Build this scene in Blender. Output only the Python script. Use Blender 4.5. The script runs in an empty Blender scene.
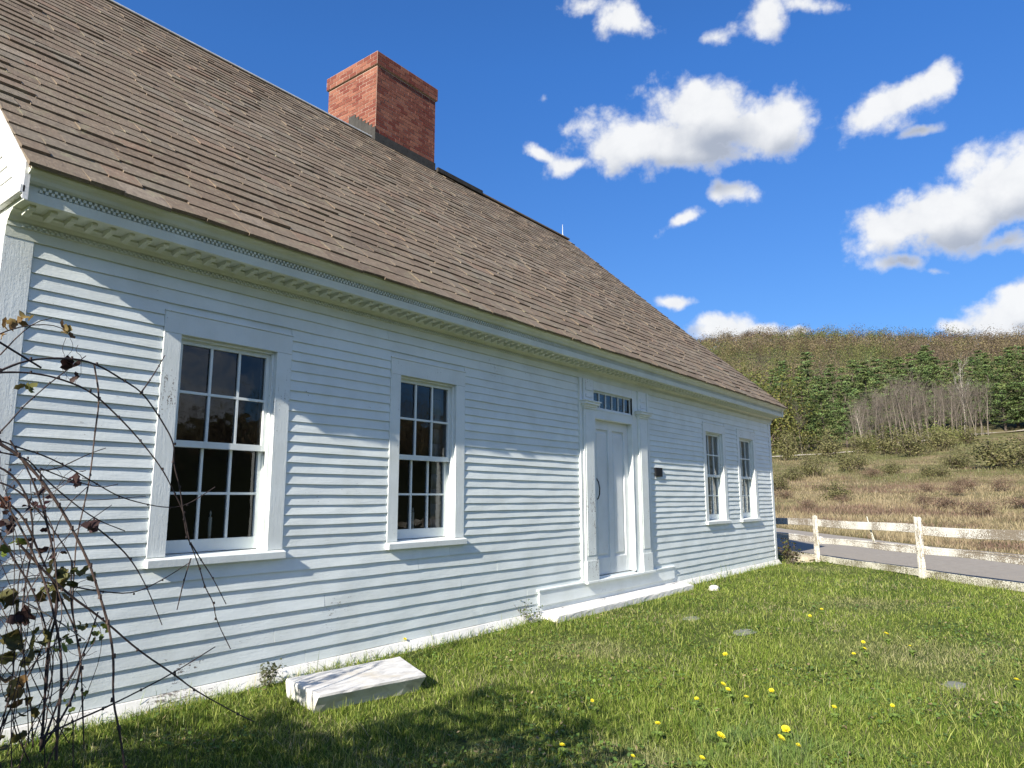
import bpy, math, random
import numpy as np
from mathutils import Matrix, Vector
rad = math.radians
random.seed(11); NR = np.random.default_rng(7)
S = bpy.context.scene; COL = S.collection
H = 1.32                                        # camera height above the lawn

# ---------------------------------------------------------------- camera, sky, sun, exposure
cam_d = bpy.data.cameras.new("camera"); cam = bpy.data.objects.new("camera", cam_d); COL.objects.link(cam); S.camera = cam
cam_d.sensor_width = 36; cam_d.lens = 36*700.7/1024; cam_d.clip_start = .05; cam_d.clip_end = 6000
def cam_axes(yaw, pitch, roll):
    f = Vector((math.sin(yaw)*math.cos(pitch), math.cos(yaw)*math.cos(pitch), math.sin(pitch)))
    r = Vector((math.cos(yaw), -math.sin(yaw), 0)); u = r.cross(f)
    c, s = math.cos(roll), math.sin(roll)
    return c*r+s*u, c*u-s*r, f
cr, cu, cf = cam_axes(rad(52.2586), rad(9.2436), rad(-.085))
cam.matrix_world = Matrix(((cr.x, cu.x, -cf.x, 0), (cr.y, cu.y, -cf.y, -4.7), (cr.z, cu.z, -cf.z, H), (0, 0, 0, 1)))

SUN_EL, SUN_AZ = 29.0, 261.2                    # azimuth from +Y towards +X
sun_d = bpy.data.lights.new("sun", 'SUN'); sun = bpy.data.objects.new("sun", sun_d); COL.objects.link(sun)
sun_d.energy = 4.9; sun_d.angle = rad(.53); sun_d.color = (1, .93, .82)
sv = Vector((math.sin(rad(SUN_AZ))*math.cos(rad(SUN_EL)), math.cos(rad(SUN_AZ))*math.cos(rad(SUN_EL)), math.sin(rad(SUN_EL))))
sun.rotation_euler = sv.to_track_quat('Z', 'Y').to_euler()
vs = S.view_settings; vs.view_transform = 'Standard'; vs.look = 'None'; vs.gamma = 1; vs.use_curve_mapping = False
vs.exposure = 0.96

BLOBS=[(-0.0378,0.1408,0.1372,0.046,-0.0819,1.0),(-0.1172,0.1359,0.0702,0.0371,0.0579,1.0),(-0.0238,0.1613,0.094,0.0427,-0.157,1.0),(0.0554,0.1365,0.055,0.0469,-0.1533,1.0),(-0.0328,0.1171,0.112,0.023,-0.1437,1.0),(-0.2363,0.1384,0.0318,0.0095,-0.5923,0.62),(-0.1964,0.1193,0.0417,0.0136,0.0282,0.66),(0.0186,0.0576,0.0306,0.0138,-0.3877,0.7),(-0.0536,0.0326,0.0307,0.0094,0.2734,0.62),(-0.1156,0.2944,0.0422,0.0206,-0.2696,0.8),(-0.1716,0.3276,0.027,0.0135,-0.1965,0.6),(0.0573,0.2681,0.0282,0.025,0.4515,0.8),(0.0012,0.2527,0.0234,0.0125,0.1642,0.6),(0.1016,0.2732,0.0456,0.0091,-0.1965,0.55),(0.2079,0.1398,0.0675,0.0265,0.2206,0.95),(0.2581,0.1532,0.0256,0.0238,0.4262,0.8),(0.1713,0.1234,0.0306,0.0145,0.0304,0.75),(0.2368,0.0992,0.0189,0.0048,0.0398,0.4),(0.2795,0.0061,0.0999,0.0515,0.2166,1.0),(0.316,0.0227,0.0694,0.0527,0.0694,1.0),(0.1974,-0.0083,0.0524,0.0378,0.1167,1.0),(0.3565,0.0289,0.0595,0.0581,-0.1332,1.0),(0.3167,-0.0412,0.0312,0.0168,-0.1085,0.8),(0.2082,-0.0518,0.0362,0.0112,-0.1964,0.7),(0.2416,-0.0626,0.022,0.0075,-0.099,0.55),(-0.003,-0.1185,0.0465,0.0193,-0.0752,0.95),(0.0382,-0.1229,0.0354,0.0123,-0.0748,0.85),(-0.0701,-0.0799,0.0296,0.0125,-0.085,0.85),(0.0796,-0.13,0.0173,0.0108,-0.0735,0.8),(0.323,-0.1318,0.0453,0.0302,0.2309,1.0),(0.2746,-0.1406,0.0327,0.0114,-0.0748,0.8),(0.3489,-0.1119,0.0411,0.0294,-0.0862,1.0),(0.3278,-0.0954,0.0226,0.0099,0.1135,0.6),(-0.2328,0.2156,0.0086,0.0105,-0.1628,0.4),(0.4602,0.0804,0.0785,0.0446,0.0507,1.0),(-0.1272,0.5014,0.1815,0.0579,-0.171,1.0)]

class NT:
    """small node-tree helper"""
    def __init__(s, tree): s.t = tree; s.n = tree.nodes; s.l = tree.links
    def new(s, typ, ins=None, **kw):
        n = s.n.new(typ)
        for k, v in kw.items(): setattr(n, k, v)
        for k, v in (ins or {}).items():
            sk = n.inputs[k]
            if isinstance(v, bpy.types.NodeSocket): s.l.new(v, sk)
            else: sk.default_value = v
        return n
    def m(s, op, a, b=0., c=None, clamp=False):
        d = {0: a, 1: b}
        if c is not None: d[2] = c
        return s.new('ShaderNodeMath', d, operation=op, use_clamp=clamp).outputs[0]
    def v(s, op, a, b=(0, 0, 0), out=0):
        return s.new('ShaderNodeVectorMath', {0: a, 1: b}, operation=op).outputs[out]
    def noise(s, vec, scale, detail=4, rough=.55, dist=0., dim='3D'):
        return s.new('ShaderNodeTexNoise', {'Vector': vec, 'Scale': scale, 'Detail': detail, 'Roughness': rough, 'Distortion': dist}, noise_dimensions=dim)
    def mr(s, x, a, b, c=0., d=1., smooth=False):
        return s.new('ShaderNodeMapRange', {0: x, 1: a, 2: b, 3: c, 4: d}, interpolation_type='SMOOTHSTEP' if smooth else 'LINEAR').outputs[0]
    def mix(s, f, a, b, mode='MIX'):
        n = s.n.new('ShaderNodeMix'); n.data_type = 'RGBA'; n.blend_type = mode
        for i, v in ((0, f), (6, a), (7, b)):
            if isinstance(v, bpy.types.NodeSocket): s.l.new(v, n.inputs[i])
            else: n.inputs[i].default_value = v if i == 0 else (tuple(v)+(1,))[:4]
        return n.outputs[2]
    def link(s, a, b): s.l.new(a, b)

def cloud_group(name, fine):
    g = bpy.data.node_groups.new(name, 'ShaderNodeTree')
    g.interface.new_socket(name="P", in_out='INPUT', socket_type='NodeSocketVector')
    g.interface.new_socket(name="D", in_out='OUTPUT', socket_type='NodeSocketFloat')
    g.interface.new_socket(name="V", in_out='OUTPUT', socket_type='NodeSocketFloat')
    q = NT(g); gi = q.new('NodeGroupInput'); go = q.new('NodeGroupOutput')
    P = gi.outputs[0]
    w = q.noise(P, 8., 2 if fine else 1, .6, 0., '2D').outputs['Color']
    Pw = q.v('ADD', P, q.v('MULTIPLY', q.v('SUBTRACT', w, (.5, .5, .5)), (.042, .034, 0)))
    env = None
    for (cx, cy, rx, ry, ro, st) in BLOBS:
        src = Pw if env is None else q.v('MULTIPLY_ADD', q.new('ShaderNodeCombineXYZ', {0: 0., 1: 0., 2: env}).outputs[0], (1, 1, 1)); 
        if env is not None: q.link(Pw, src.node.inputs[2])
        mp = q.new('ShaderNodeMapping', {'Vector': src, 'Location': (cx, cy, 0), 'Rotation': (0, 0, ro), 'Scale': (rx, ry, 1e5)}, vector_type='TEXTURE').outputs[0]
        e = q.m('MULTIPLY', q.m('SUBTRACT', 1.18, q.v('LENGTH', mp, out=1)), st)
        env = e if env is None else q.m('SMOOTH_MAX', env, e, .18)
    n1 = q.noise(P, 15., 8 if fine else 2, .62, 0., '2D').outputs[0]
    d = q.m('ADD', env, q.m('MULTIPLY', q.m('SUBTRACT', n1, .5), 1.42 if fine else .8))
    if fine:
        vo = q.new('ShaderNodeTexVoronoi', {'Vector': Pw, 'Scale': 17., 'Detail': 3., 'Roughness': .55, 'Lacunarity': 2.3}, voronoi_dimensions='2D', feature='F1', normalize=True).outputs['Distance']
        d = q.m('ADD', d, q.m('MULTIPLY', q.m('SUBTRACT', .40, vo), 1.0))
        q.link(vo, go.inputs[1])
    q.link(d, go.inputs[0]); return g
def build_world():
    g = cloud_group("cloud_density", True); gl = cloud_group("cloud_density_above", False)
    W = bpy.data.worlds.new("World"); S.world = W; W.use_nodes = True; W.cycles.sampling_method = 'NONE'
    t = NT(W.node_tree); t.n.clear()
    out = t.new('ShaderNodeOutputWorld'); bg = t.new('ShaderNodeBackground', {'Strength': .1})
    sky = t.new('ShaderNodeTexSky', sky_type='NISHITA'); sky.sun_disc = False
    sky.sun_elevation = rad(SUN_EL); sky.sun_rotation = rad(SUN_AZ); sky.air_density = 1.0; sky.dust_density = .4; sky.ozone_density = 3.0; sky.altitude = 300
    D = t.new('ShaderNodeTexCoord').outputs['Generated']
    az, el = rad(70), rad(20)
    E0 = (math.sin(az)*math.cos(el), math.cos(az)*math.cos(el), math.sin(el)); E1 = (math.cos(az), -math.sin(az), 0)
    E2 = tuple(Vector(E1).cross(Vector(E0)))
    d0 = t.v('DOT_PRODUCT', D, E0, 1); d0c = t.m('MAXIMUM', d0, .12)
    U = t.m('DIVIDE', t.v('DOT_PRODUCT', D, E1, 1), d0c); V = t.m('DIVIDE', t.v('DOT_PRODUCT', D, E2, 1), d0c)
    P = t.new('ShaderNodeCombineXYZ', {0: U, 1: V, 2: 0.}).outputs[0]
    def dens(v, g):
        n = t.n.new('ShaderNodeGroup'); n.node_tree = g; t.link(v, n.inputs[0]); return n.outputs
    dn, vo = dens(P, g); up = dens(t.v('ADD', P, (-.014, .042, 0)), gl)[0]
    alpha = t.mr(dn, .08, .72, smooth=True)
    front = t.mr(d0, .15, .3)
    alpha = t.m('MULTIPLY', alpha, front)
    # fair-weather cumulus over the rest of the sky (seen in the window glass, lights the place)
    b1 = t.noise(D, 2.6, 5, .55, .2).outputs[0]
    back = t.m('MULTIPLY', t.mr(b1, .53, .62, smooth=True), t.m('SUBTRACT', 1., front))
    lit = t.mr(t.m('ADD', t.m('MULTIPLY', up, .8), t.m('MULTIPLY', t.m('SUBTRACT', up, dn), .35)), -.12, 1.0, 1., 0., smooth=True)
    thick = t.mr(dn, .05, .7)
    lit2 = t.m('MULTIPLY', t.m('SUBTRACT', 1., t.m('MULTIPLY', t.m('SUBTRACT', 1., lit), thick)), 1.)
    lit2 = t.m('MULTIPLY', lit2, t.mr(vo, .2, .9, 1., .62))
    cc = t.mix(lit2, (2.2, 2.45, 2.95), (4.9, 4.95, 5.0))
    # deeper blue of a clear spring sky
    elev = t.mr(t.new('ShaderNodeSeparateXYZ', {0: D}).outputs[2], 0., .55)
    skyc = t.mix(1., sky.outputs[0], t.mix(elev, SKY_LOW, SKY_TOP), 'MULTIPLY')
    a = t.mix(back, skyc, (4.8, 5.0, 5.3))
    a = t.mix(t.m('MULTIPLY', alpha, .97), a, cc)
    t.link(a, bg.inputs[0]); t.link(bg.outputs[0], out.inputs[0])
SKY_LOW, SKY_TOP = (.35, .435, .535), (.315, .66, 1.07)
build_world()

# ---------------------------------------------------------------- helpers
class MB:
    """collects faces (with an optional tone per face) and links them as ONE mesh object"""
    def __init__(s): s.v = []; s.f = []; s.c = []
    def quad(s, a, b, c, d, col=.5):
        n = len(s.v); s.v += [a, b, c, d]; s.f.append((n, n+1, n+2, n+3)); s.c.append(col)
    def poly(s, pts, col=.5):
        n = len(s.v); s.v += list(pts); s.f.append(tuple(range(n, n+len(pts)))); s.c.append(col)
    def hexa(s, p, col=.5):      # p: 4 bottom then 4 top, same order (ccw from above)
        n = len(s.v); s.v += list(p)
        for q in ((3, 2, 1, 0), (4, 5, 6, 7), (0, 1, 5, 4), (1, 2, 6, 5), (2, 3, 7, 6), (3, 0, 4, 7)):
            s.f.append(tuple(n+i for i in q)); s.c.append(col)
    def box(s, x0, x1, y0, y1, z0, z1, col=.5):
        s.hexa([(x0, y0, z0), (x1, y0, z0), (x1, y1, z0), (x0, y1, z0), (x0, y0, z1), (x1, y0, z1), (x1, y1, z1), (x0, y1, z1)], col)
    def tube(s, pts, r0, r1, n=6, col=.5, jit=0.):
        pts = [Vector(p) for p in pts]; k = len(pts); rings = []
        prev = None
        for i, p in enumerate(pts):
            t = (pts[min(i+1, k-1)]-pts[max(i-1, 0)])
            if t.length < 1e-9: t = Vector((0, 0, 1))
            t.normalize()
            a = (prev - t*prev.dot(t)) if prev is not None else t.cross(Vector((.31, .22, .93)) if abs(t.z) < .9 else Vector((1, .1, 0)))
            a.normalize(); prev = a; b = t.cross(a)
            r = r0+(r1-r0)*i/max(1, k-1); r *= 1+random.uniform(-jit, jit)
            base = len(s.v)
            for j in range(n):
                w = 2*math.pi*j/n; q = p+a*(math.cos(w)*r)+b*(math.sin(w)*r); s.v.append(tuple(q))
            rings.append(base)
        for i in range(k-1):
            A, B = rings[i], rings[i+1]
            for j in range(n):
                s.f.append((A+j, A+(j+1) % n, B+(j+1) % n, B+j)); s.c.append(col)
        s.f.append(tuple(rings[0]+j for j in reversed(range(n)))); s.c.append(col)
        s.f.append(tuple(rings[-1]+j for j in range(n))); s.c.append(col)
    def lathe(s, x, y, prof, n=12, col=.5):
        rings = []
        for r, z in prof:
            rings.append(len(s.v)); s.v += [(x+r*math.cos(2*math.pi*j/n), y+r*math.sin(2*math.pi*j/n), z) for j in range(n)]
        for A, B in zip(rings, rings[1:]):
            for j in range(n): s.f.append((A+j, A+(j+1) % n, B+(j+1) % n, B+j)); s.c.append(col)
        s.f.append(tuple(rings[0]+j for j in reversed(range(n)))); s.c.append(col)
        s.f.append(tuple(rings[-1]+j for j in range(n))); s.c.append(col)
    def build(s, name, mat, parent=None, org=(0, 0, 0), smooth=False, bevel=0):
        me = bpy.data.meshes.new(name); o = Vector(org)
        me.from_pydata([tuple(Vector(p)-o) for p in s.v], [], s.f); me.update()
        at = me.attributes.new('tone', 'FLOAT', 'FACE'); at.data.foreach_set('value', s.c)
        for m in (mat if isinstance(mat, (list, tuple)) else [mat]): me.materials.append(m)
        if smooth: me.polygons.foreach_set('use_smooth', [True]*len(me.polygons))
        ob = bpy.data.objects.new(name, me); COL.objects.link(ob)
        if parent: ob.parent = parent
        if bevel:
            b = ob.modifiers.new('bevel', 'BEVEL'); b.width = bevel; b.segments = 2; b.limit_method = 'ANGLE'; b.angle_limit = rad(50)
        return ob
def np_mesh(name, verts, faces4, cols, mat, parent=None, tris=None, smooth=False):
    """verts (n,3), faces4 (m,4), cols (n,3) per point"""
    me = bpy.data.meshes.new(name); nv = len(verts); nf = len(faces4); nt = 0 if tris is None else len(tris)
    me.vertices.add(nv); me.vertices.foreach_set('co', np.ascontiguousarray(verts, np.float32).ravel())
    loops = faces4.ravel() if nt == 0 else np.concatenate([faces4.ravel(), tris.ravel()])
    me.loops.add(len(loops)); me.loops.foreach_set('vertex_index', loops.astype(np.int32))
    me.polygons.add(nf+nt)
    st = np.concatenate([np.arange(nf)*4, nf*4+np.arange(nt)*3]).astype(np.int32)
    me.polygons.foreach_set('loop_start', st)
    if cols is not None:
        a = me.color_attributes.new('col', 'FLOAT_COLOR', 'POINT')
        a.data.foreach_set('color', np.concatenate([cols, np.ones((nv, 1))], 1).astype(np.float32).ravel())
    me.materials.append(mat); me.update(calc_edges=True); me.validate()
    if smooth: me.polygons.foreach_set('use_smooth', [True]*len(me.polygons))
    o = bpy.data.objects.new(name, me); COL.objects.link(o)
    if parent: o.parent = parent
    return o
def tag(o, label=None, cat=None, group=None, kind=None):
    if label: o['label'] = label
    if cat: o['category'] = cat
    if group: o['group'] = group
    if kind: o['kind'] = kind
    return o
def empty(name, loc, label, cat, group=None, rz=0):
    o = bpy.data.objects.new(name, None); o.location = loc; o.rotation_euler.z = rz; o.empty_display_size = .2
    COL.objects.link(o); return tag(o, label, cat, group)
def dup(root, loc, rz, sc=1., label=None, group=None):
    r = root.copy(); COL.objects.link(r); r.location = loc; r.rotation_euler = (0, 0, rz)
    r.scale = (sc, sc, sc) if isinstance(sc, (int, float)) else sc
    if label: r['label'] = label
    if group: r['group'] = group
    for ch in list(root.children):
        c = ch.copy(); COL.objects.link(c); c.parent = r
        for g in ch.children:
            d = g.copy(); COL.objects.link(d); d.parent = c
    return r

# ---------------------------------------------------------------- materials
def mat(name, fn):
    m = bpy.data.materials.new(name); m.use_nodes = True; t = NT(m.node_tree); t.n.clear()
    out = t.new('ShaderNodeOutputMaterial'); pos = t.new('ShaderNodeTexCoord').outputs['Object']
    fn(t, pos, out); return m
def pbsdf(t, out, col, rough=.6, spec=.3, bump=None, bstr=.3, bdist=.01, **kw):
    p = t.new('ShaderNodeBsdfPrincipled', {'Roughness': rough, 'Specular IOR Level': spec})
    if isinstance(col, bpy.types.NodeSocket): t.link(col, p.inputs['Base Color'])
    else: p.inputs['Base Color'].default_value = tuple(col)+(1,)
    if bump is not None:
        b = t.new('ShaderNodeBump', {'Height': bump, 'Strength': bstr, 'Distance': bdist}); t.link(b.outputs[0], p.inputs['Normal'])
    t.link(p.outputs[0], out.inputs[0]); return p
def tone(t): return t.new('ShaderNodeAttribute', attribute_name='tone').outputs['Fac']
def stretch(t, pos, sc): return t.new('ShaderNodeMapping', {'Vector': pos, 'Scale': sc}).outputs[0]

def paint_fn(base, peel=.62, wood=(.24, .21, .18), dirt=.12, vert=False):
    def fn(t, pos, out):
        gpos = stretch(t, pos, (14, 14, 1.1) if vert else (1.1, 14, 14))
        fine = t.noise(pos, 55., 5, .7).outputs[0]
        big = t.noise(pos, 1.3, 4, .6).outputs[0]
        grain = t.noise(gpos, 6., 5, .65, .4).outputs[0]
        pm = t.m('ADD', t.m('MULTIPLY', fine, .35), t.m('ADD', t.m('MULTIPLY', grain, .35), t.m('MULTIPLY', big, .42)))
        pk = t.mr(pm, peel, peel+.035, smooth=True)
        tn = t.mr(tone(t), 0, 1, .93, 1.05)
        c = t.mix(t.mr(t.noise(pos, 3.2, 5, .6).outputs[0], .42, .75), base, tuple(v*(1-dirt) for v in (base[0], base[1]*.995, base[2]*.97)))
        c = t.mix(1., c, t.new('ShaderNodeCombineXYZ', {0: tn, 1: tn, 2: tn}).outputs[0], 'MULTIPLY')
        c = t.mix(pk, c, t.mix(grain, wood, tuple(v*.55 for v in wood)))
        bmp = t.m('ADD', t.m('MULTIPLY', fine, .55), t.m('ADD', t.m('MULTIPLY', grain, .5), t.m('MULTIPLY', pk, -.5)))
        pbsdf(t, out, c, .55, .3, bmp, .5, .006)
    return fn
M = {}
M['paint'] = mat('white_clapboard_paint', paint_fn((.75, .80, .785), .685))
M['paint_base'] = mat('worn_white_base_paint', paint_fn((.78, .77, .73), .625, dirt=.2))
M['cornice'] = mat('grass_bounce_cornice_paint', paint_fn((.72, .745, .64), .70))  # light bounced off the grass is mixed into this paint as a yellow-green cast
M['trim'] = mat('white_trim_paint', paint_fn((.77, .81, .79), .70, vert=True))
M['trim_rough'] = mat('flaking_white_trim_paint', paint_fn((.77, .81, .79), .645, vert=True))
M['gable_paint'] = mat('flaking_gable_paint', paint_fn((.82, .82, .80), .62))
M['fence_paint'] = mat('flaking_fence_paint', paint_fn((.74, .715, .65), .548, wood=(.30, .25, .19), dirt=.18))
M['fence_low'] = mat('mossy_fence_paint', paint_fn((.62, .60, .50), .535, wood=(.20, .18, .11), dirt=.3))
M['fence_post'] = mat('weathered_post_paint', paint_fn((.69, .66, .58), .548, wood=(.26, .22, .16), dirt=.25, vert=True))
M['door_paint'] = mat('white_door_paint', paint_fn((.74, .77, .77), .74, vert=True))
def shingle_fn(t, pos, out):
    tn = tone(t)
    st = t.noise(stretch(t, pos, (22, 5, 5)), 3., 5, .65, .3).outputs[0]
    bl = t.noise(pos, .55, 4, .6).outputs[0]; fi = t.noise(pos, 38., 4, .7).outputs[0]
    r = t.new('ShaderNodeValToRGB', {0: tn}); cr = r.color_ramp
    cr.elements[0].position = 0; cr.elements[0].color = (.13, .097, .069, 1); cr.elements[1].position = 1; cr.elements[1].color = (.28, .232, .176, 1)
    for p, c in ((.25, (.175, .13, .09, 1)), (.5, (.22, .17, .12, 1)), (.72, (.205, .178, .135, 1)), (.86, (.24, .155, .105, 1))):
        e = cr.elements.new(p); e.color = c
    c = t.mix(t.mr(st, .3, .7), r.outputs[0], t.mix(.5, r.outputs[0], (.10, .08, .062)))
    c = t.mix(t.m('MULTIPLY', t.mr(bl, .42, .66), .6), c, (.17, .125, .085))
    c = t.mix(t.m('MULTIPLY', t.mr(fi, .52, .66), .55), c, (.40, .34, .25)); c = t.mix(t.m('MULTIPLY', t.mr(t.noise(pos, 19., 5, .75).outputs[0], .50, .64), .6), c, (.10, .078, .058))
    c = t.mix(t.m('MULTIPLY', t.mr(t.noise(pos, 7., 5, .7).outputs[0], .56, .68), .5), c, (.26, .25, .155))
    pbsdf(t, out, c, .85, .2, t.m('ADD', t.m('MULTIPLY', st, .7), t.m('MULTIPLY', fi, .5)), .6, .008)
M['shingle'] = mat('weathered_shingle', shingle_fn)
def brick_fn(t, pos, out):
    r = t.new('ShaderNodeValToRGB', {0: tone(t)}); cr = r.color_ramp
    cr.elements[0].color = (.15, .040, .028, 1); cr.elements[1].color = (.28, .118, .075, 1)
    e = cr.elements.new(.5); e.color = (.21, .078, .051, 1)
    n = t.noise(pos, 30., 5, .65).outputs[0]; st = t.noise(pos, 2.2, 4, .6).outputs[0]
    c = t.mix(t.m('MULTIPLY', t.mr(n, .45, .75), .5), r.outputs[0], (.17, .06, .045))
    c = t.mix(t.m('MULTIPLY', t.mr(t.noise(pos, 9., 5, .7).outputs[0], .64, .74), .3), c, (.4, .3, .25))
    pbsdf(t, out, c, .85, .2, n, .5, .006)
M['brick'] = mat('red_brick', brick_fn)
def simple(name, col, rough=.7, var=.25, scale=6., bstr=.3, spec=.3, metal=0., streak=None):
    def fn(t, pos, out):
        p2 = stretch(t, pos, streak) if streak else pos
        n = t.noise(p2, scale, 6, .65).outputs[0]; n2 = t.noise(pos, scale*.22, 3, .5).outputs[0]
        k = t.m('ADD', t.m('MULTIPLY', n, .65), t.m('MULTIPLY', n2, .35))
        c = t.mix(t.mr(k, .33, .67), tuple(v*(1-var) for v in col), tuple(min(1, v*(1+var)) for v in col))
        p = pbsdf(t, out, c, rough, spec, n, bstr, .006); p.inputs['Metallic'].default_value = metal
    return mat(name, fn)
M['mortar'] = simple('mortar', (.42, .32, .25), .9, .2, 20)
M['lead'] = simple('dark_flashing', (.055, .052, .046), .7, .35, 9, .4, .15)
M['metal'] = simple('galvanised_ridge', (.62, .62, .60), .55, .2, 9, .2, .4, .0)
M['iron'] = simple('black_iron', (.018, .018, .02), .45, .3, 20, .2, .5, .6)
M['inside'] = simple('room_shade_plaster', (.012, .011, .011), .9, .15, 3)  # near-black: the darkness of the unlit rooms is put into the colour
M['curtain'] = simple('white_curtain', (.62, .61, .57), .9, .08, 4)
M['candle'] = simple('white_candle', (.75, .73, .66), .5, .05, 6)
M['sash'] = M['trim']
def glass_fn(t, pos, out):
    n = t.noise(pos, 5., 2, .5).outputs[0]
    b = t.new('ShaderNodeBump', {'Height': n, 'Strength': .12, 'Distance': .02})
    gl = t.new('ShaderNodeBsdfGlossy', {'Color': (.95, .97, 1, 1), 'Roughness': .02, 'Normal': b.outputs[0]})
    tr = t.new('ShaderNodeBsdfTransparent', {'Color': (.84, .86, .85, 1)})
    fr = t.new('ShaderNodeFresnel', {'IOR': 1.5, 'Normal': b.outputs[0]})
    mx = t.new('ShaderNodeMixShader', {0: t.m('MULTIPLY', fr.outputs[0], 1.3, clamp=True), 1: tr.outputs[0], 2: gl.outputs[0]}); t.link(mx.outputs[0], out.inputs[0])
M['glass'] = mat('old_window_glass', glass_fn)
def marble_fn(t, pos, out):
    n = t.noise(stretch(t, pos, (3, 7, 5)), 2.2, 8, .65, .8).outputs[0]; n2 = t.noise(pos, 40., 4, .7).outputs[0]; n3 = t.noise(pos, 5., 5, .6).outputs[0]
    c = t.mix(t.mr(n, .45, .68), (.66, .65, .62), (.42, .41, .40))
    c = t.mix(t.m('MULTIPLY', t.mr(n3, .52, .7), .5), c, (.52, .44, .30))
    pbsdf(t, out, c, .7, .3, t.m('ADD', t.m('MULTIPLY', n2, .6), t.m('MULTIPLY', n3, .3)), .25, .005)
M['marble'] = mat('worn_marble', marble_fn)
M['doorstone'] = simple('white_stone_step', (.74, .72, .68), .75, .14, 8, .2)
M['greystone'] = simple('grey_fieldstone', (.21, .215, .175), .85, .3, 9, .6)
M['palestone'] = simple('pale_fieldstone', (.62, .60, .55), .85, .2, 9, .6)
M['tanstone'] = simple('tan_fieldstone', (.42, .37, .27), .9, .25, 9, .6)
def col_fn(trans=.35, rough=.6, gain=1.):
    def fn(t, pos, out):
        c = t.new('ShaderNodeAttribute', attribute_name='col').outputs['Color']
        d = t.new('ShaderNodeBsdfPrincipled', {'Base Color': c, 'Roughness': rough, 'Specular IOR Level': .25})
        if trans:
            tr = t.new('ShaderNodeBsdfTranslucent', {'Color': c})
            mx = t.new('ShaderNodeMixShader', {0: trans, 1: d.outputs[0], 2: tr.outputs[0]}); t.link(mx.outputs[0], out.inputs[0])
        else: t.link(d.outputs[0], out.inputs[0])
    return fn
M['grass'] = mat('grass_blades', col_fn(.4, .45)); M['leaf'] = mat('leaves', col_fn(.3, .6)); M['twig'] = mat('twigs', col_fn(0, .8))
M['needle'] = mat('needles', col_fn(.15, .65)); M['petal'] = mat('dandelion_petals', col_fn(.3, .7))
# ---------------------------------------------------------------- ground, road, field track, hills
ROAD_N = Vector((.7185, -.6956, 0)); ROAD_U = Vector((.6956, .7185, 0)); FP = Vector((13.61, -2.8, 0))   # the fence line
def sstep(a, b, x):
    t = np.clip((x-a)/(b-a), 0, 1); return t*t*(3-2*t)
def vnoise(x, y, s, seed=0):
    x = np.asarray(x, float)/s+seed*17.3; y = np.asarray(y, float)/s-seed*9.1
    i = np.floor(x); j = np.floor(y); fx = x-i; fy = y-j; fx = fx*fx*(3-2*fx); fy = fy*fy*(3-2*fy)
    h = lambda a, b: np.modf(np.abs(np.sin(a*127.1+b*311.7+seed)*43758.5453))[0]
    return (h(i, j)*(1-fx)+h(i+1, j)*fx)*(1-fy)+(h(i, j+1)*(1-fx)+h(i+1, j+1)*fx)*fy
def fbm(x, y, s, o=4, seed=0):
    r = 0; a = .5
    for k in range(o): r = r+a*vnoise(x, y, s, seed+k); s /= 2.1; a *= .5
    return r
def ground_z(x, y):
    x = np.asarray(x, float); y = np.asarray(y, float)
    dx, dy = x, y+4.7; d = np.hypot(dx, dy); az = np.degrees(np.arctan2(dx, dy)) % 360
    # distance past the fence line
    s = (x-FP.x)*ROAD_N.x+(y-FP.y)*ROAD_N.y
    front = sstep(-8, 12, s)
    # the field rises gently, then the wooded hill
    right = sstep(76, 90, az)*(1-sstep(150, 200, az))
    tr = 2.0*(sstep(60, 95, az)*(1-sstep(150, 200, az)))
    field = np.interp(d, [0, 22, 30, 45, 80, 130, 175, 240, 420, 640, 800, 3000], [0, 0, .2, 1.1, 4.3, 9.2, 13.3, 26, 72, 126, 131, 131])
    field = field*(1+.10*right*sstep(25, 90, d)*(1-sstep(200, 300, d)))
    crest = 1+.03*np.sin(np.radians(az*5+20))+.04*np.sin(np.radians(az*11))
    low = np.interp(az, [0, 62, 70, 76, 82, 90, 97, 108, 200, 360], [1.0, 1.0, 1.03, .98, .93, .89, .87, .5, .5, 1.0])
    hf = sstep(200, 420, d)
    field = field*(1-hf+hf*crest*low)
    z = field+(fbm(x, y, 9., 3, 3)-.44)*.5*sstep(24, 40, d)+(fbm(x, y, 60., 3, 5)-.44)*10*sstep(150, 400, d)
    near = (fbm(x, y, 1.7, 3, 8)-.44)*.06*(1-sstep(15, 24, d))
    return z+near*np.clip(np.abs(y)*1.5, 0, 1)
def gz(x, y): return float(ground_z(x, y))
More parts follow.
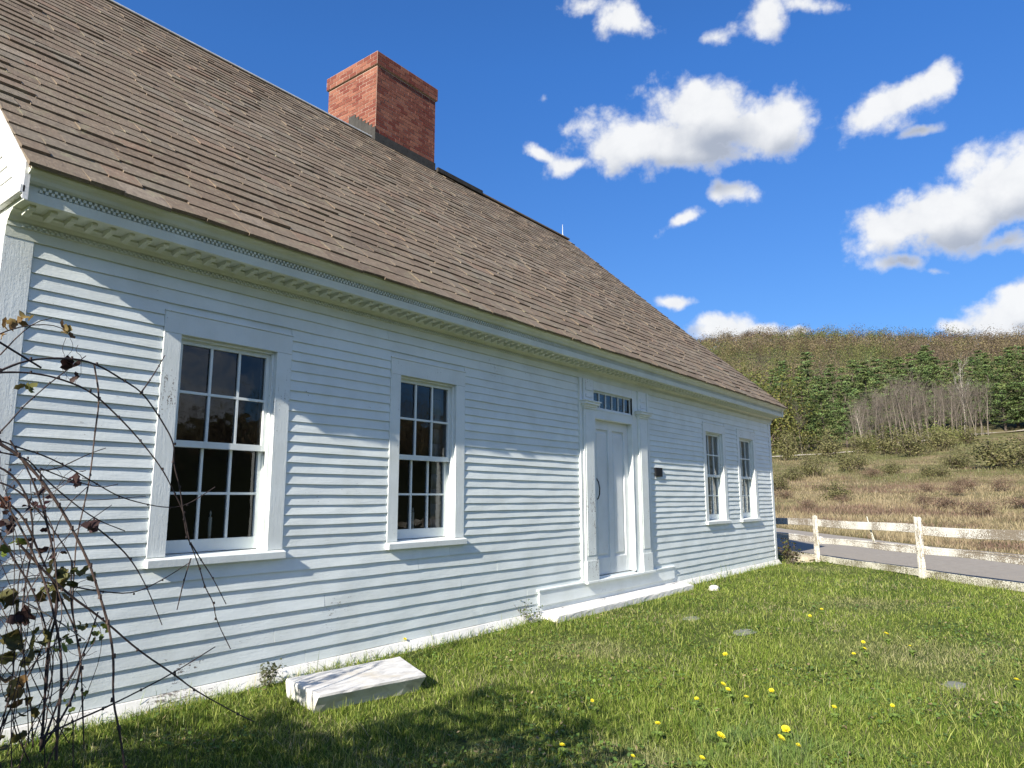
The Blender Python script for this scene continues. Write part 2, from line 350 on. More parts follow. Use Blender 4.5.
def ground_fn(t, pos, out):
    vx = t.new('ShaderNodeSeparateXYZ', {0: pos})
    zz = vx.outputs[2]
    s = t.m('ADD', t.m('MULTIPLY', t.m('SUBTRACT', vx.outputs[0], FP.x), ROAD_N.x), t.m('MULTIPLY', t.m('SUBTRACT', vx.outputs[1], FP.y), ROAD_N.y))
    f1 = t.noise(pos, 1.1, 6, .65).outputs[0]; f2 = t.noise(pos, 22., 5, .7).outputs[0]; f3 = t.noise(pos, .12, 5, .6).outputs[0]
    lawn = t.mix(t.mr(f1, .35, .65), (.060, .088, .018), (.105, .125, .032)); lawn = t.mix(t.mr(f2, .45, .7), lawn, (.05, .045, .024))
    tan = t.mix(t.mr(f2, .35, .65), (.17, .125, .07), (.30, .235, .13)); tan = t.mix(t.mr(t.noise(pos, .35, 5, .65).outputs[0], .45, .62), tan, (.13, .115, .045))
    tan = t.mix(t.mr(f3, .45, .6), tan, (.12, .12, .045))
    hill = t.mix(t.mr(t.noise(pos, .05, 6, .65).outputs[0], .35, .65), (.085, .072, .045), (.10, .10, .045))
    c = t.mix(t.mr(s, .3, 1.2), lawn, tan); c = t.mix(t.mr(vx.outputs[1], -9., -11.), c, (.030, .034, .014))
    c = t.mix(t.mr(zz, 12., 17.), c, hill)
    pbsdf(t, out, c, .95, .1, f2, .6, .03)
M['ground'] = mat('ground', ground_fn)
def polar_ground():
    rr = np.concatenate([np.linspace(0, 26, 66), np.linspace(26.6, 90, 90), np.linspace(92, 320, 80), np.linspace(326, 860, 60), np.array([1000, 1400, 2200, 3500])])
    azs = np.concatenate([np.linspace(50, 110, 200, endpoint=False), np.linspace(110, 410, 150, endpoint=False)])
    R, A = np.meshgrid(rr, np.radians(azs), indexing='ij')
    X = R*np.sin(A); Y = -4.7+R*np.cos(A); Z = ground_z(X, Y)
    s = (X-FP.x)*ROAD_N.x+(Y-FP.y)*ROAD_N.y
    v = np.stack([X, Y, Z], -1).reshape(-1, 3); n = len(azs); i = np.arange(len(rr)-1)[:, None]; j = np.arange(n)[None, :]; j2 = (j+1) % n
    f = np.stack([i*n+j, (i+1)*n+j, (i+1)*n+j2, i*n+j2], -1).reshape(-1, 4)
    o = np_mesh('ground', v, f[:, ::-1], None, M['ground'], smooth=True); tag(o, 'green lawn rising into a tan weedy field and a wooded hill', 'ground', kind='structure')
polar_ground()
def strip(name, a0, a1, s0, s1, lift, m, label, cat, n=60, w=4):
    mb = MB()
    P = lambda a, s: (lambda q: (q.x, q.y, gz(q.x, q.y)+lift))(FP+ROAD_U*a+ROAD_N*s)
    for i in range(n):
        for k in range(w):
            A, B = a0+(a1-a0)*i/n, a0+(a1-a0)*(i+1)/n; C, D = s0+(s1-s0)*k/w, s0+(s1-s0)*(k+1)/w
            mb.quad(P(A, C), P(A, D), P(B, D), P(B, C))
    return tag(mb.build(name, m, smooth=True), label, cat, kind='structure')
M['asphalt'] = simple('old_grey_asphalt', (.29, .262, .222), .95, .14, 25, .4, .05)
M['trackdirt'] = simple('pale_gravel', (.50, .44, .36), .95, .2, 12, .4)
strip('road', -45, 60, .75, 5.35, .02, M['asphalt'], 'grey asphalt lane behind the white fence', 'road', 140, 4)
def track():     # the pale gravel track on the field's far side
    mb = MB()
    pts = [(66, 97), (70, 102), (72.4, 107), (75, 112), (78.6, 118.5), (80.5, 128), (82.5, 145), (84.5, 160), (86.5, 170), (88.5, 175), (94, 182), (100, 180)]
    q = []
    for (a0, d0), (a1, d1) in zip(pts, pts[1:]):
        for k in range(8):
            u = k/8; q.append((a0+(a1-a0)*u, d0+(d1-d0)*u))
    def P(a, d): x = d*math.sin(rad(a)); y = -4.7+d*math.cos(rad(a)); return (x, y, gz(x, y)+.25)
    for (a, d), (b, e) in zip(q, q[1:]): mb.quad(P(a, d-2.2), P(a, d+1.2), P(b, e+1.2), P(b, e-2.2))
    tag(mb.build('gravel_path', M['trackdirt']), 'pale gravel track crossing the top of the field below the pines', 'path', kind='structure')
track()

# ---------------------------------------------------------------- the farmhouse
def Z(v): return v+H
X0, X1 = 1.27, 14.86                            # ends of the front wall (front wall is the plane y = 0)
YB = 10.0                                       # back wall
house = empty('farmhouse', (X0, 0, 0), 'white clapboard cape farmhouse with a weathered shingle roof and brick chimney', 'house')
HO = (X0, 0, 0)
def part(mb, name, m, parent=None, **kw): return mb.build(name, m, parent or house, HO, **kw)
WIN = [2.213, 4.267, 11.31, 12.905]; WW = 1.005 # left edges of the four window casings
ZH, ZS = 1.262, -.378                           # casing head, sill top
OPN = [(w+.122, w+WW-.130) for w in WIN]; OZ0, OZ1 = ZS, 1.117
DX0, DX1, DZ0, DZ1 = 7.80, 8.79, -.975, 1.018   # door opening
TX0, TX1, TZ0, TZ1 = 7.78, 8.82, 1.15, 1.385    # transom opening
SX0, SX1 = 7.42, 9.31                           # door surround
def rects_minus(x0, x1, z0, z1, holes):
    xs = sorted({x0, x1, *[h[0] for h in holes], *[h[1] for h in holes]}); zs = sorted({z0, z1, *[h[2] for h in holes], *[h[3] for h in holes]})
    xs = [x for x in xs if x0 <= x <= x1]; zs = [z for z in zs if z0 <= z <= z1]
    for a, b in zip(xs, xs[1:]):
        for c, d in zip(zs, zs[1:]):
            mx, mz = (a+b)/2, (c+d)/2
            if not any(h[0] < mx < h[1] and h[2] < mz < h[3] for h in holes): yield a, b, c, d
# sheathing, gables, back wall
RP = [(-.36, 1.835), (1.4, 3.40), (5.0, 6.76)]  # front roof slope (y, z); the back mirrors it about y = 5
def roof_z(y):
    y = min(y, 10-y); return float(np.interp(y, [p[0] for p in RP], [p[1] for p in RP]))
mb = MB()
holes = [(a, b, OZ0, OZ1) for a, b in OPN]+[(DX0, DX1, DZ0, DZ1), (TX0, TX1, TZ0, TZ1)]
for a, b, c, d in rects_minus(X0, X1, -1.36, 1.75, holes): mb.quad((a, .002, Z(c)), (b, .002, Z(c)), (b, .002, Z(d)), (a, .002, Z(d)))
mb.quad((X1, YB, Z(-1.36)), (X0, YB, Z(-1.36)), (X0, YB, Z(1.7)), (X1, YB, Z(1.7)))
for X in (X0+.002, X1-.002):
    mb.poly([(X, 0, Z(-1.36)), (X, 0, Z(2.05)), (X, 1.4, Z(3.3)), (X, 5, Z(6.66)), (X, 8.6, Z(3.3)), (X, 10, Z(2.05)), (X, 10, Z(-1.36))])
part(mb, 'wall', M['paint'])
# clapboards
ROWS = [1.508, 1.42, 1.325, 1.232, 1.154, 1.077, .995, .917, .837, .760, .678, .595, .517, .436, .356, .276, .196, .112, .029, -.05, -.125, -.203, -.282, -.362, -.445, -.540, -.640, -.740, -.842, -.944, -1.046, -1.146, -1.235]
CUT = [(w, w+WW, -.44, ZH) for w in WIN]+[(SX0, SX1, -1.02, 1.508)]
mb = MB()
def clap(xa, xb, z0, z1):
    n = max(2, int((xb-xa)/.28)); sag = random.uniform(-.002, .002); tn = random.uniform(.2, .8); tb0 = .0138+random.uniform(-.0018, .0022)
    prev = None
    for i in range(n+1):
        u = i/n; x = xa+(xb-xa)*u; j = .0016*math.sin(x*5.3+z0*37)+.0011*math.sin(x*12.1+z0*91)+sag*(1-4*(u-.5)**2)
        tb = tb0+.0014*math.sin(x*7.7+z0*53); row = [(x, .001, Z(z0+j)), (x, -tb, Z(z0+j)), (x, -.001, Z(z1+.006))]
        if prev:
            mb.quad(prev[0], row[0], row[1], prev[1], tn); mb.quad(prev[1], row[1], row[2], prev[2], tn)
        else: mb.poly([row[2], (x, .001, Z(z1+.006)), row[0], row[1]], tn)
        prev = row
    mb.poly([prev[1], prev[0], (xb, .001, Z(z1+.006)), prev[2]], tn)
for zt, zb in zip(ROWS, ROWS[1:]):
    segs = [(X0+.14, X1-.11)]
    for a, b, c, d in CUT:
        if zb < d-.012 and zt > c+.012:
            ns = []
            for s, e in segs:
                if b <= s or a >= e: ns.append((s, e)); continue
                if a > s: ns.append((s, a))
                if b < e: ns.append((b, e))
            segs = ns
    for s, e in segs:
        x = s
        while x < e-.05:
            L = random.uniform(1.5, 4.4); nx = x+L
            if e-nx < .7: nx = e
            clap(x+.0014, min(nx, e)-.0014, zb, zt); x = nx
part(mb, 'clapboard_siding', M['paint'])
# gable clapboards at both ends
for X, sg, nm in ((X0, -1, 'gable_siding'), (X1, 1, 'gable_siding')):
    mb = MB(); z = -1.23
    while z < 6.5:
        zt = z+.1; ztt = max(zt, 1.5)
        ylo = .16 if zt < 1.75 else float(np.interp(zt, [p[1] for p in RP], [p[0] for p in RP]))+.12
        yhi = 10-ylo
        if yhi > ylo:
            y = ylo
            while y < yhi:
                ye = min(yhi, y+random.uniform(1.6, 4)); tn = random.uniform(.2, .8)
                a, b, c = (X, Z(z)), (X+sg*.013, Z(z)), (X+sg*.004, Z(zt+.006))
                q = [(b[0], y, b[1]), (b[0], ye, b[1]), (c[0], ye, c[1]), (c[0], y, c[1])]
                u = [(a[0], y, a[1]), (a[0], ye, a[1]), (b[0], ye, b[1]), (b[0], y, b[1])]
                if sg < 0: q = q[::-1]; u = u[::-1]
                mb.quad(*q, tn); mb.quad(*u, tn); y = ye+.002
        z += .1
    part(mb, nm, M['gable_paint'])
# corner boards, base board, skirt, rake boards
for a, b, ga, gb in ((X0-.016, X0+.139, X0-.016, X0), (X1-.109, X1+.016, X1, X1+.016)):
    mb = MB(); mb.box(a, b, -.017, .001, Z(-1.235), Z(1.60)); mb.box(ga, gb, .001, .15, Z(-1.235), Z(1.66)); part(mb, 'corner_board', M['trim_rough'], bevel=.003)
mb = MB(); n = 26
for i in range(n):
    a = X0-.03+(X1-X0+.06)*i/n; b = X0-.03+(X1-X0+.06)*(i+1)/n-.001; f = lambda x: .030+.006*math.sin(x*1.7)
    mb.hexa([(a, -f(a)-.075, Z(-1.36)), (b, -f(b)-.075, Z(-1.36)), (b, .001, Z(-1.36)), (a, .001, Z(-1.36)), (a, -f(a), Z(-1.243)), (b, -f(b), Z(-1.243)), (b, 0, Z(-1.236)), (a, 0, Z(-1.236))], random.uniform(.2, .8))
mb.box(X0-.03, X0-.001, .002, YB, Z(-1.36), Z(-1.24)); mb.box(X1+.001, X1+.03, .002, YB, Z(-1.36), Z(-1.24))
part(mb, 'base_board', M['paint_base'])
mb = MB(); mb.box(6.52, 9.98, -.032, .001, Z(-1.18), Z(-1.022)); mb.box(6.50, 10.0, -.045, -.002, Z(-1.021), Z(-1.003)); part(mb, 'skirt_board', M['paint'], bevel=.003)
for X, sg in ((X0, -1), (X1, 1)):
    for flip in (0, 1):
        mb = MB()
        for (ya, za), (yb, zb) in zip(RP, RP[1:]):
            ya2 = max(ya, -.30)
            za2 = float(np.interp(ya2, [p[0] for p in RP], [p[1] for p in RP])); q = lambda y, z, dz, xo: (X+sg*xo, (10-y) if flip else y, Z(z+dz))
            p = [q(ya2, za2, -.24, .002), q(ya2, za2, -.24, .03), q(yb, zb, -.24, .03), q(yb, zb, -.24, .002), q(ya2, za2, -.022, .002), q(ya2, za2, -.022, .03), q(yb, zb, -.022, .03), q(yb, zb, -.022, .002)]
            mb.hexa(p)
        part(mb, 'rake_board', M['gable_paint'])
# cornice, one long moulded run
PROF = [(.338, 1.838), (.337, 1.822), (.326, 1.812), (.306, 1.806), (.292, 1.792), (.284, 1.774), (.27, 1.762), (.262, 1.76), (.246, 1.759), (.246, 1.7185), (.270, 1.716), (.270, 1.655), (.255, 1.652), (.255, 1.657),
        (.10, 1.657), (.098, 1.645), (.082, 1.640), (.060, 1.626), (.048, 1.606), (.036, 1.600), (.030, 1.598), (.030, 1.572), (.022, 1.570), (.020, 1.508), (0, 1.508), (0, 1.838)]
mb = MB(); cx0, cx1 = X0-.012, X1+.10; n = 40
for i in range(n):
    a = cx0+(cx1-cx0)*i/n; b = cx0+(cx1-cx0)*(i+1)/n
    for (p0, z0), (p1, z1) in zip(PROF, PROF[1:]): mb.quad((a, -p0, Z(z0)), (a, -p1, Z(z1)), (b, -p1, Z(z1)), (b, -p0, Z(z0)), .5)
mb.poly([(cx0, -p, Z(z)) for p, z in PROF]); mb.poly([(cx1, -p, Z(z)) for p, z in reversed(PROF)])
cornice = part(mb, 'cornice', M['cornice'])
mb = MB(); x = X0+.06; k = 0
while x < X1+.06:
    for r in (0, 1):
        xx = x+(.0152 if r else 0); zb = 1.7215+.0185*r; mb.box(xx, xx+.0150, -.2690, -.2462, Z(zb), Z(zb+.0165))
        if SX0-.05 > xx or xx > SX1+.05:
            zb = 1.5735+.0125*r; mb.box(xx, xx+.0150, -.0440, -.0302, Z(zb), Z(zb+.0105))
    x += .0305; k += 1
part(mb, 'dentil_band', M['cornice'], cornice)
mb = MB(); mp = [(.0, 0), (.115, 0), (.118, -.016), (.100, -.030), (.072, -.022), (.045, -.032), (.018, -.036), (0, -.038)]; w = .034
f0 = [(0, -p, z) for p, z in mp]; f1 = [(w, -p, z) for p, z in mp]; kk = len(mp)
mb.poly(f0); mb.poly(f1[::-1])
for i in range(kk): mb.quad(f0[i], f1[i], f1[(i+1) % kk], f0[(i+1) % kk])
mod0 = None; xs = [X0+.035+.1095*i for i in range(124) if X0+.035+.1095*i < X1+.04]
mmb = MB()
for i, x in enumerate(xs):
    if i < 100:
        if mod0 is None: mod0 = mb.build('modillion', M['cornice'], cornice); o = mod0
        else: o = mod0.copy(); COL.objects.link(o); o.parent = cornice
        o.location = (x-X0, -.1, Z(1.6565))
    else:
        b0 = len(mmb.v); mmb.v += [(q[0]+x, q[1]-.1, q[2]+Z(1.6565)) for q in mb.v]; mmb.f += [tuple(b0+q for q in f) for f in mb.f]; mmb.c += mb.c
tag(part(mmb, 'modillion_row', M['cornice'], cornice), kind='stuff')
# cornice return on the gable corner
mb = MB(); mb.box(X0-.05, X0-.0125, -.30, .30, Z(1.68), Z(1.735)); part(mb, 'cornice_return', M['gable_paint'], bevel=.008)

# roof: decks and individually laid shingles
RX0, RX1 = X0-.035, X1+.13
mb = MB()
for flip in (0, 1):
    for (ya, za), (yb, zb) in zip(RP, RP[1:]):
        if ya < 0: za += .03*(zb-za)/(yb-ya); ya += .03
        p = [(RX0+.02, ya, Z(za)-.012), (RX1-.02, ya, Z(za)-.012), (RX1-.02, yb, Z(zb)-.012), (RX0+.02, yb, Z(zb)-.012)]
        q = [(x, y, z-.03) for x, y, z in p]
        if flip: p = [(x, 10-y, z) for x, y, z in p]; q = [(x, 10-y, z) for x, y, z in q]; mb.hexa(p+q, .3)
        else: mb.hexa(q+p, .3)
roof = part(mb, 'roof', M['shingle'])
SL = [0.]
for (ya, za), (yb, zb) in zip(RP, RP[1:]): SL.append(SL[-1]+math.hypot(yb-ya, zb-za))
def on_slope(s):
    s = max(-.05, min(SL[-1], s))
    y = float(np.interp(s, SL, [p[0] for p in RP])); z = float(np.interp(s, SL, [p[1] for p in RP]))
    if s < 0: y = RP[0][0]+s*.75; z = RP[0][1]+s*.66
    return y, z
nrm = [Vector((0, -(b[1]-a[1]), b[0]-a[0])).normalized() for a, b in zip(RP, RP[1:])]
for flip, nm in ((0, 'shingles'), (1, 'shingles')):
    mb = MB(); ex = .195; s = 0.; r = 0
    while s < SL[-1]-.03:
        x = RX0+random.uniform(-.2, 0); wob = random.uniform(0, 6)
        rowt = random.uniform(-.12, .12)
        while x < RX1-.02:
            w = random.choice([.20, .24, .28, .32, .36])*random.uniform(.85, 1.15); xa = max(RX0, x); xb = min(RX1, x+w)
            x += w
            if xb-xa < .03: continue
            j = (random.gauss(0, .012)+.012*math.sin(xa*.55+r*1.3+wob))*(1 if r else .35)-(0 if r else .012); lf = .012+abs(random.gauss(0, .005)); top = min(SL[-1], s+ex*1.25)
            n = nrm[0] if s < SL[1] else nrm[1]
            sk = random.gauss(0, .004); pts = []
            for (ss, h, xx) in ((s+j, lf, xa+.0008), (s+j+sk, lf+random.gauss(0, .003), xb-.0008), (top, .002, xb-.0008), (top, .002, xa+.0008)):
                y, z = on_slope(ss); pts.append((xx, y+n.y*h, Z(z)+n.z*h))
            low = [(p[0], p[1]-n.y*(lf+.006 if i < 2 else .004), p[2]-n.z*(lf+.006 if i < 2 else .004)) for i, p in enumerate(pts)]
            tn = min(1, max(0, random.gauss(.5+rowt, .22)))
            if flip: pts = [(p[0], 10-p[1], p[2]) for p in pts]; low = [(p[0], 10-p[1], p[2]) for p in low]; mb.hexa(pts+low, tn)
            else: mb.hexa(low+pts, tn)
        s += ex*random.uniform(.94, 1.06); r += 1
    part(mb, nm, M['shingle'], roof)
mb = MB(); mb.box(RX0, 8.15, 4.95, 5.0, Z(6.752), Z(6.778)); mb.box(RX0, 8.15, 5.002, 5.05, Z(6.75), Z(6.776)); part(mb, 'ridge_cap', M['metal'], roof, bevel=.005)
mb = MB(); mb.box(9.90, RX1-.05, 4.92, 5.0, Z(6.75), Z(6.785)); mb.box(9.90, RX1-.05, 5.002, 5.08, Z(6.75), Z(6.78)); part(mb, 'ridge_cap', M['shingle'], roof, bevel=.004)
mb = MB(); mb.box(9.86, 11.3, 4.86, 4.92, Z(6.70), Z(6.79)); part(mb, 'ridge_flashing', M['lead'], roof)
mb = MB(); mb.tube([(14.72, 5, Z(6.77)), (14.72, 5, Z(7.12))], .012, .005, 6); mb.lathe(14.72, 5, [(.02, Z(6.76)), (.05, Z(6.79)), (.02, Z(6.84))], 8); part(mb, 'lightning_rod', M['metal'], roof)

# chimney: bricks laid one by one round a mortar core
CX0, CX1, CY0, CY1 = 8.22, 9.83, 4.95, 6.43
def courses(mb, z0, n, x0, x1, y0, y1, bw=.205, bh=.066, g=.0105):
    for k in range(n):
        z = z0+k*(bh+g); off = bw*.5 if k % 2 else 0
        for side in range(4):
            L = (x1-x0) if side % 2 == 0 else (y1-y0); u = -off
            while u < L-.01:
                a = max(0, u)+g/2; b = min(L, u+bw)-g/2; u += bw
                if b-a < .02: continue
                d = .004+random.uniform(-.002, .003); t = random.random(); zz = (Z(z), Z(z+bh))
                if side == 0: mb.box(x0+a, x0+b, y0-d, y0+.05, *zz, t)
                elif side == 1: mb.box(x1-.05, x1+d, y0+a, y0+b, *zz, t)
                elif side == 2: mb.box(x0+a, x0+b, y1-.05, y1+d, *zz, t)
                else: mb.box(x0-d, x0+.05, y0+a, y0+b, *zz, t)
mb = MB(); courses(mb, 5.75, 33, CX0, CX1, CY0, CY1); chim = part(mb, 'chimney', M['brick'], roof)
mb = MB(); mb.box(CX0, CX1, CY0, CY1, Z(5.7), Z(8.29)); mb.box(CX0-.035, CX1+.035, CY0-.035, CY1+.035, Z(8.296), Z(8.56)); part(mb, 'chimney_mortar', M['mortar'], roof)
mb = MB(); courses(mb, 8.300, 3, CX0-.035, CX1+.035, CY0-.035, CY1+.035, bh=.077); part(mb, 'chimney_cap', M['brick'], roof)
mb = MB(); mb.box(CX0-.012, CX1+.012, CY0-.022, CY0-.0095, Z(6.60), Z(6.885))
for k in range(8): y = CY0-.02+k*.1; mb.box(CX0-.022, CX0-.0095, y, y+.098, Z(6.5), Z(7.0+.075*min(k, 6)))
part(mb, 'chimney_flashing', M['lead'], roof)

# windows
def window(i):
    w = WIN[i]; a, b = OPN[i]; e = w+WW; f = -.0175
    mb = MB()
    mb.box(w, a, f, .001, Z(ZS), Z(OZ1), .5); mb.box(b, e, f, .001, Z(ZS), Z(OZ1), .6); mb.box(w, e, f-.002, .001, Z(OZ1)+.0008, Z(ZH), .45); mb.box(w-.006, e+.006, f-.010, .001, Z(ZH)+.0005, Z(ZH)+.012)
    for x0, x1 in ((a-.02, a), (b, b+.02)): mb.box(x0, x1, .0015, .20, Z(OZ0), Z(OZ1))
    mb.box(a-.02, b+.02, .0015, .20, Z(OZ1), Z(OZ1)+.02)
    for x0, x1 in ((a, a+.018), (b-.018, b)): mb.box(x0, x1, .018, .050, Z(OZ0), Z(OZ1)-.001); mb.box(x0, x1, .086, .092, Z(OZ0), Z(.33))
    mb.box(a+.018, b-.018, .018, .050, Z(OZ1)-.018, Z(OZ1)-.001)
    win = part(mb, 'window', M['trim_rough'], bevel=.0025)
    mb = MB(); zs = Z(ZS)
    mb.hexa([(w-.006, -.052, zs-.066), (e+.012, -.052, zs-.066), (e+.012, .001, zs-.062), (w-.006, .001, zs-.062), (w-.006, -.054, zs-.014), (e+.012, -.054, zs-.014), (e+.012, -.0005, zs-.0005), (w-.006, -.0005, zs-.0005)])
    mb.hexa([(a, .0, zs-.02), (b, .0, zs-.02), (b, .30, zs-.02), (a, .30, zs-.02), (a, .0, zs-.0005), (b, .0, zs-.0005), (b, .30, zs+.018), (a, .30, zs+.018)]); part(mb, 'sill', M['trim_rough'], win, bevel=.004)
    for nm, z0, z1, y0, y1, br, tr in (('upper_sash', .352, OZ1-.006, .051, .085, .045, .042), ('lower_sash', ZS+.012, .398, .0925, .127, .085, .045)):
        mb = MB(); st = .043; A, B = a+.004, b-.004; z0, z1 = Z(z0), Z(z1)
        mb.box(A, A+st, y0, y1, z0, z1); mb.box(B-st, B, y0, y1, z0, z1); mb.box(A+st, B-st, y0+.001, y1-.001, z0, z0+br); mb.box(A+st, B-st, y0+.001, y1-.001, z1-tr, z1)
        gx0, gx1, g0, g1 = A+st, B-st, z0+br, z1-tr
        zm = (g0+g1)/2
        for k in (1, 2):
            x = gx0+(gx1-gx0)*k/3
            for q0, q1 in ((g0, zm-.0095), (zm+.0095, g1)): mb.hexa([(x-.009, y0+.004, q0), (x+.009, y0+.004, q0), (x+.006, y1-.004, q0), (x-.006, y1-.004, q0), (x-.009, y0+.004, q1), (x+.009, y0+.004, q1), (x+.006, y1-.004, q1), (x-.006, y1-.004, q1)])
        mb.box(gx0, gx1, y0+.003, y1-.003, zm-.009, zm+.009)
        part(mb, nm, M['sash'], win)
        mb = MB()
        for k in range(3):
            for (q0, q1) in ((g0, zm), (zm, g1)):
                xa = gx0+(gx1-gx0)*k/3; xb = gx0+(gx1-gx0)*(k+1)/3; t1 = random.uniform(-.0012, .0012); t2 = random.uniform(-.0012, .0012); y = (y0+y1)/2+.004
                mb.quad((xa, y+t1, q0), (xb, y+t2, q0), (xb, y-t1, q1), (xa, y-t2, q1))
        part(mb, 'pane', M['glass'], win)
    return win
for i in range(4): window(i)

# door with pilasters, entablature and transom light
mb = MB(); f = -.02
mb.box(SX0, SX0+.055, -.034, .001, Z(-1.0), Z(1.507)); mb.box(SX1-.055, SX1, -.034, .001, Z(-1.0), Z(1.507))
for a, b, c, d in rects_minus(SX0+.056, SX1-.056, -1.0, 1.507, [(DX0-.03, DX1+.03, -1.1, DZ1+.03), (TX0, TX1, TZ0, TZ1)]): mb.box(a, b, f, .001, Z(c), Z(d)-.0002)
for x0, x1 in ((DX0-.03, DX0), (DX1, DX1+.03)): mb.box(x0, x1, -.026, .10, Z(DZ0), Z(DZ1)+.03)
mb.box(DX0+.0005, DX1-.0005, -.026, .10, Z(DZ1), Z(DZ1)+.03); mb.box(TX0-.02, TX1+.02, -.03, -.0205, Z(TZ1)+.001, Z(TZ1)+.022); mb.box(TX0-.02, TX1+.02, -.028, -.0205, Z(TZ0)-.022, Z(TZ0)-.001)
sur = part(mb, 'door_surround', M['trim'], bevel=.003)
for px in (7.485, 8.955):
    w = .255; mb = MB()
    mb.box(px, px+w, -.052, -.0205, Z(-.76), Z(1.12)); mb.box(px+.03, px+w-.03, -.058, -.0525, Z(-.70), Z(1.06))
    mb.box(px-.012, px+w+.012, -.068, -.0206, Z(-.998), Z(-.762))
    for k, (o, z0, z1) in enumerate(((.012, 1.121, 1.145), (.03, 1.1455, 1.172), (.055, 1.1725, 1.205), (.07, 1.2055, 1.222))): mb.box(px-o, px+w+o, -.055-o, -.0207, Z(z0), Z(z1))
    mb.box(px+.01, px+w-.01, -.045, -.0208, Z(1.2225), Z(1.506)); mb.box(px+.05, px+w-.05, -.058, -.0455, Z(1.27), Z(1.31)); mb.box(px+.05, px+w-.05, -.058, -.0455, Z(1.36), Z(1.40))
    part(mb, 'pilaster', M['trim_rough'], sur, bevel=.003)
mb = MB()
for k in range(7): x = TX0+.014+(TX1-TX0-.028)*k/6; mb.box(x-.007, x+.007, .004, .024, Z(TZ0), Z(TZ1))
mb.box(TX0, TX1, .002, .034, Z(TZ0)-.001, Z(TZ0)+.022); mb.box(TX0, TX1, .002, .034, Z(TZ1)-.022, Z(TZ1)+.001)
trs = part(mb, 'transom', M['trim'], sur); mb = MB()
for k in range(6): a = TX0+.014+(TX1-TX0-.028)*k/6; b = TX0+.014+(TX1-TX0-.028)*(k+1)/6; t = random.uniform(-.002, .002); mb.quad((a, .018+t, Z(TZ0)), (b, .018-t, Z(TZ0)), (b, .018-t, Z(TZ1)), (a, .018+t, Z(TZ1)))
part(mb, 'transom_pane', M['glass'], sur)
mb = MB(); zb, zt = Z(DZ0)+.004, Z(DZ1)-.002; y0, y1 = .05, .09; A, B = DX0+.003, DX1-.003; st = .115; cm = (A+B)/2
def bev(mb, x0, x1, z0, z1, yf, yb, b=.016):    # panel sunk behind the rails, with a bevelled field
    mb.quad((x0, yb, z0), (x1, yb, z0), (x1, yb, z1), (x0, yb, z1))
    i = .035; mb.hexa([(x0+i, yb-.001, z0+i), (x1-i, yb-.001, z0+i), (x1-i, yb-.001, z1-i), (x0+i, yb-.001, z1-i), (x0+i+b, yb-.012, z0+i+b), (x1-i-b, yb-.012, z0+i+b), (x1-i-b, yb-.012, z1-i-b), (x0+i+b, yb-.012, z1-i-b)])
for x0, x1 in ((A, A+st), (cm-.055, cm+.055), (B-st, B)): mb.box(x0, x1, y0, y1, zb, zt)
for x0, x1 in ((A+st, cm-.055), (cm+.055, B-st)):
    for z0, z1 in ((zb, zb+.21), (zt-.12, zt)): mb.box(x0, x1, y0+.0008, y1, z0, z1)
    bev(mb, x0, x1, zb+.21, zt-.12, y0, y0+.022)
door = part(mb, 'door', M['door_paint'], bevel=.002)
mb = MB(); hx = DX0+.07; mb.tube([(hx, .05, Z(.26)), (hx, .02, Z(.25)), (hx, -.012, Z(.20)), (hx, -.028, Z(.12)), (hx, -.022, Z(.04)), (hx, .0, Z(-.01)), (hx, .05, Z(-.03))], .008, .008, 8)
mb.box(hx-.018, hx+.018, .044, .0497, Z(.22), Z(.36)); mb.box(hx-.014, hx+.014, .044, .0497, Z(-.07), Z(.0)); part(mb, 'handle', M['iron'], door, bevel=.003)
mb = MB(); mb.box(SX0+.04, SX1-.04, -.085, -.0455, Z(-1.030), Z(-1.0005)); mb.hexa([(DX0, -.0452, Z(-1.02)), (DX1, -.0452, Z(-1.02)), (DX1, .12, Z(-1.02)), (DX0, .12, Z(-1.02)), (DX0, -.0452, Z(-1.0)), (DX1, -.0452, Z(-1.0)), (DX1, .12, Z(DZ0)), (DX0, .12, Z(DZ0))])
part(mb, 'threshold', M['trim_rough'], bevel=.004)
# dim interior
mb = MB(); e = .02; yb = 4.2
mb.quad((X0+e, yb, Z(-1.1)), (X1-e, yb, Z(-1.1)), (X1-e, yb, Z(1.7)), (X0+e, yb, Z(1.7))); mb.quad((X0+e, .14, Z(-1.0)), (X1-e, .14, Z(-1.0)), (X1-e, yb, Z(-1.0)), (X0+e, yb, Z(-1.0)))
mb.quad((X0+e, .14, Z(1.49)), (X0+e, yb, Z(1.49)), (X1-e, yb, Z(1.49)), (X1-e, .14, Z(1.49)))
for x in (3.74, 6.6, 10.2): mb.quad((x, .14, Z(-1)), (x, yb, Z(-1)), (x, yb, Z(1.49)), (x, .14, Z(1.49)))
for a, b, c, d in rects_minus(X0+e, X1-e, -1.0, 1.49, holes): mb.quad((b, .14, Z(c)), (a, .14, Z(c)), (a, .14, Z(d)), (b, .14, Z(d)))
part(mb, 'interior', M['inside'])
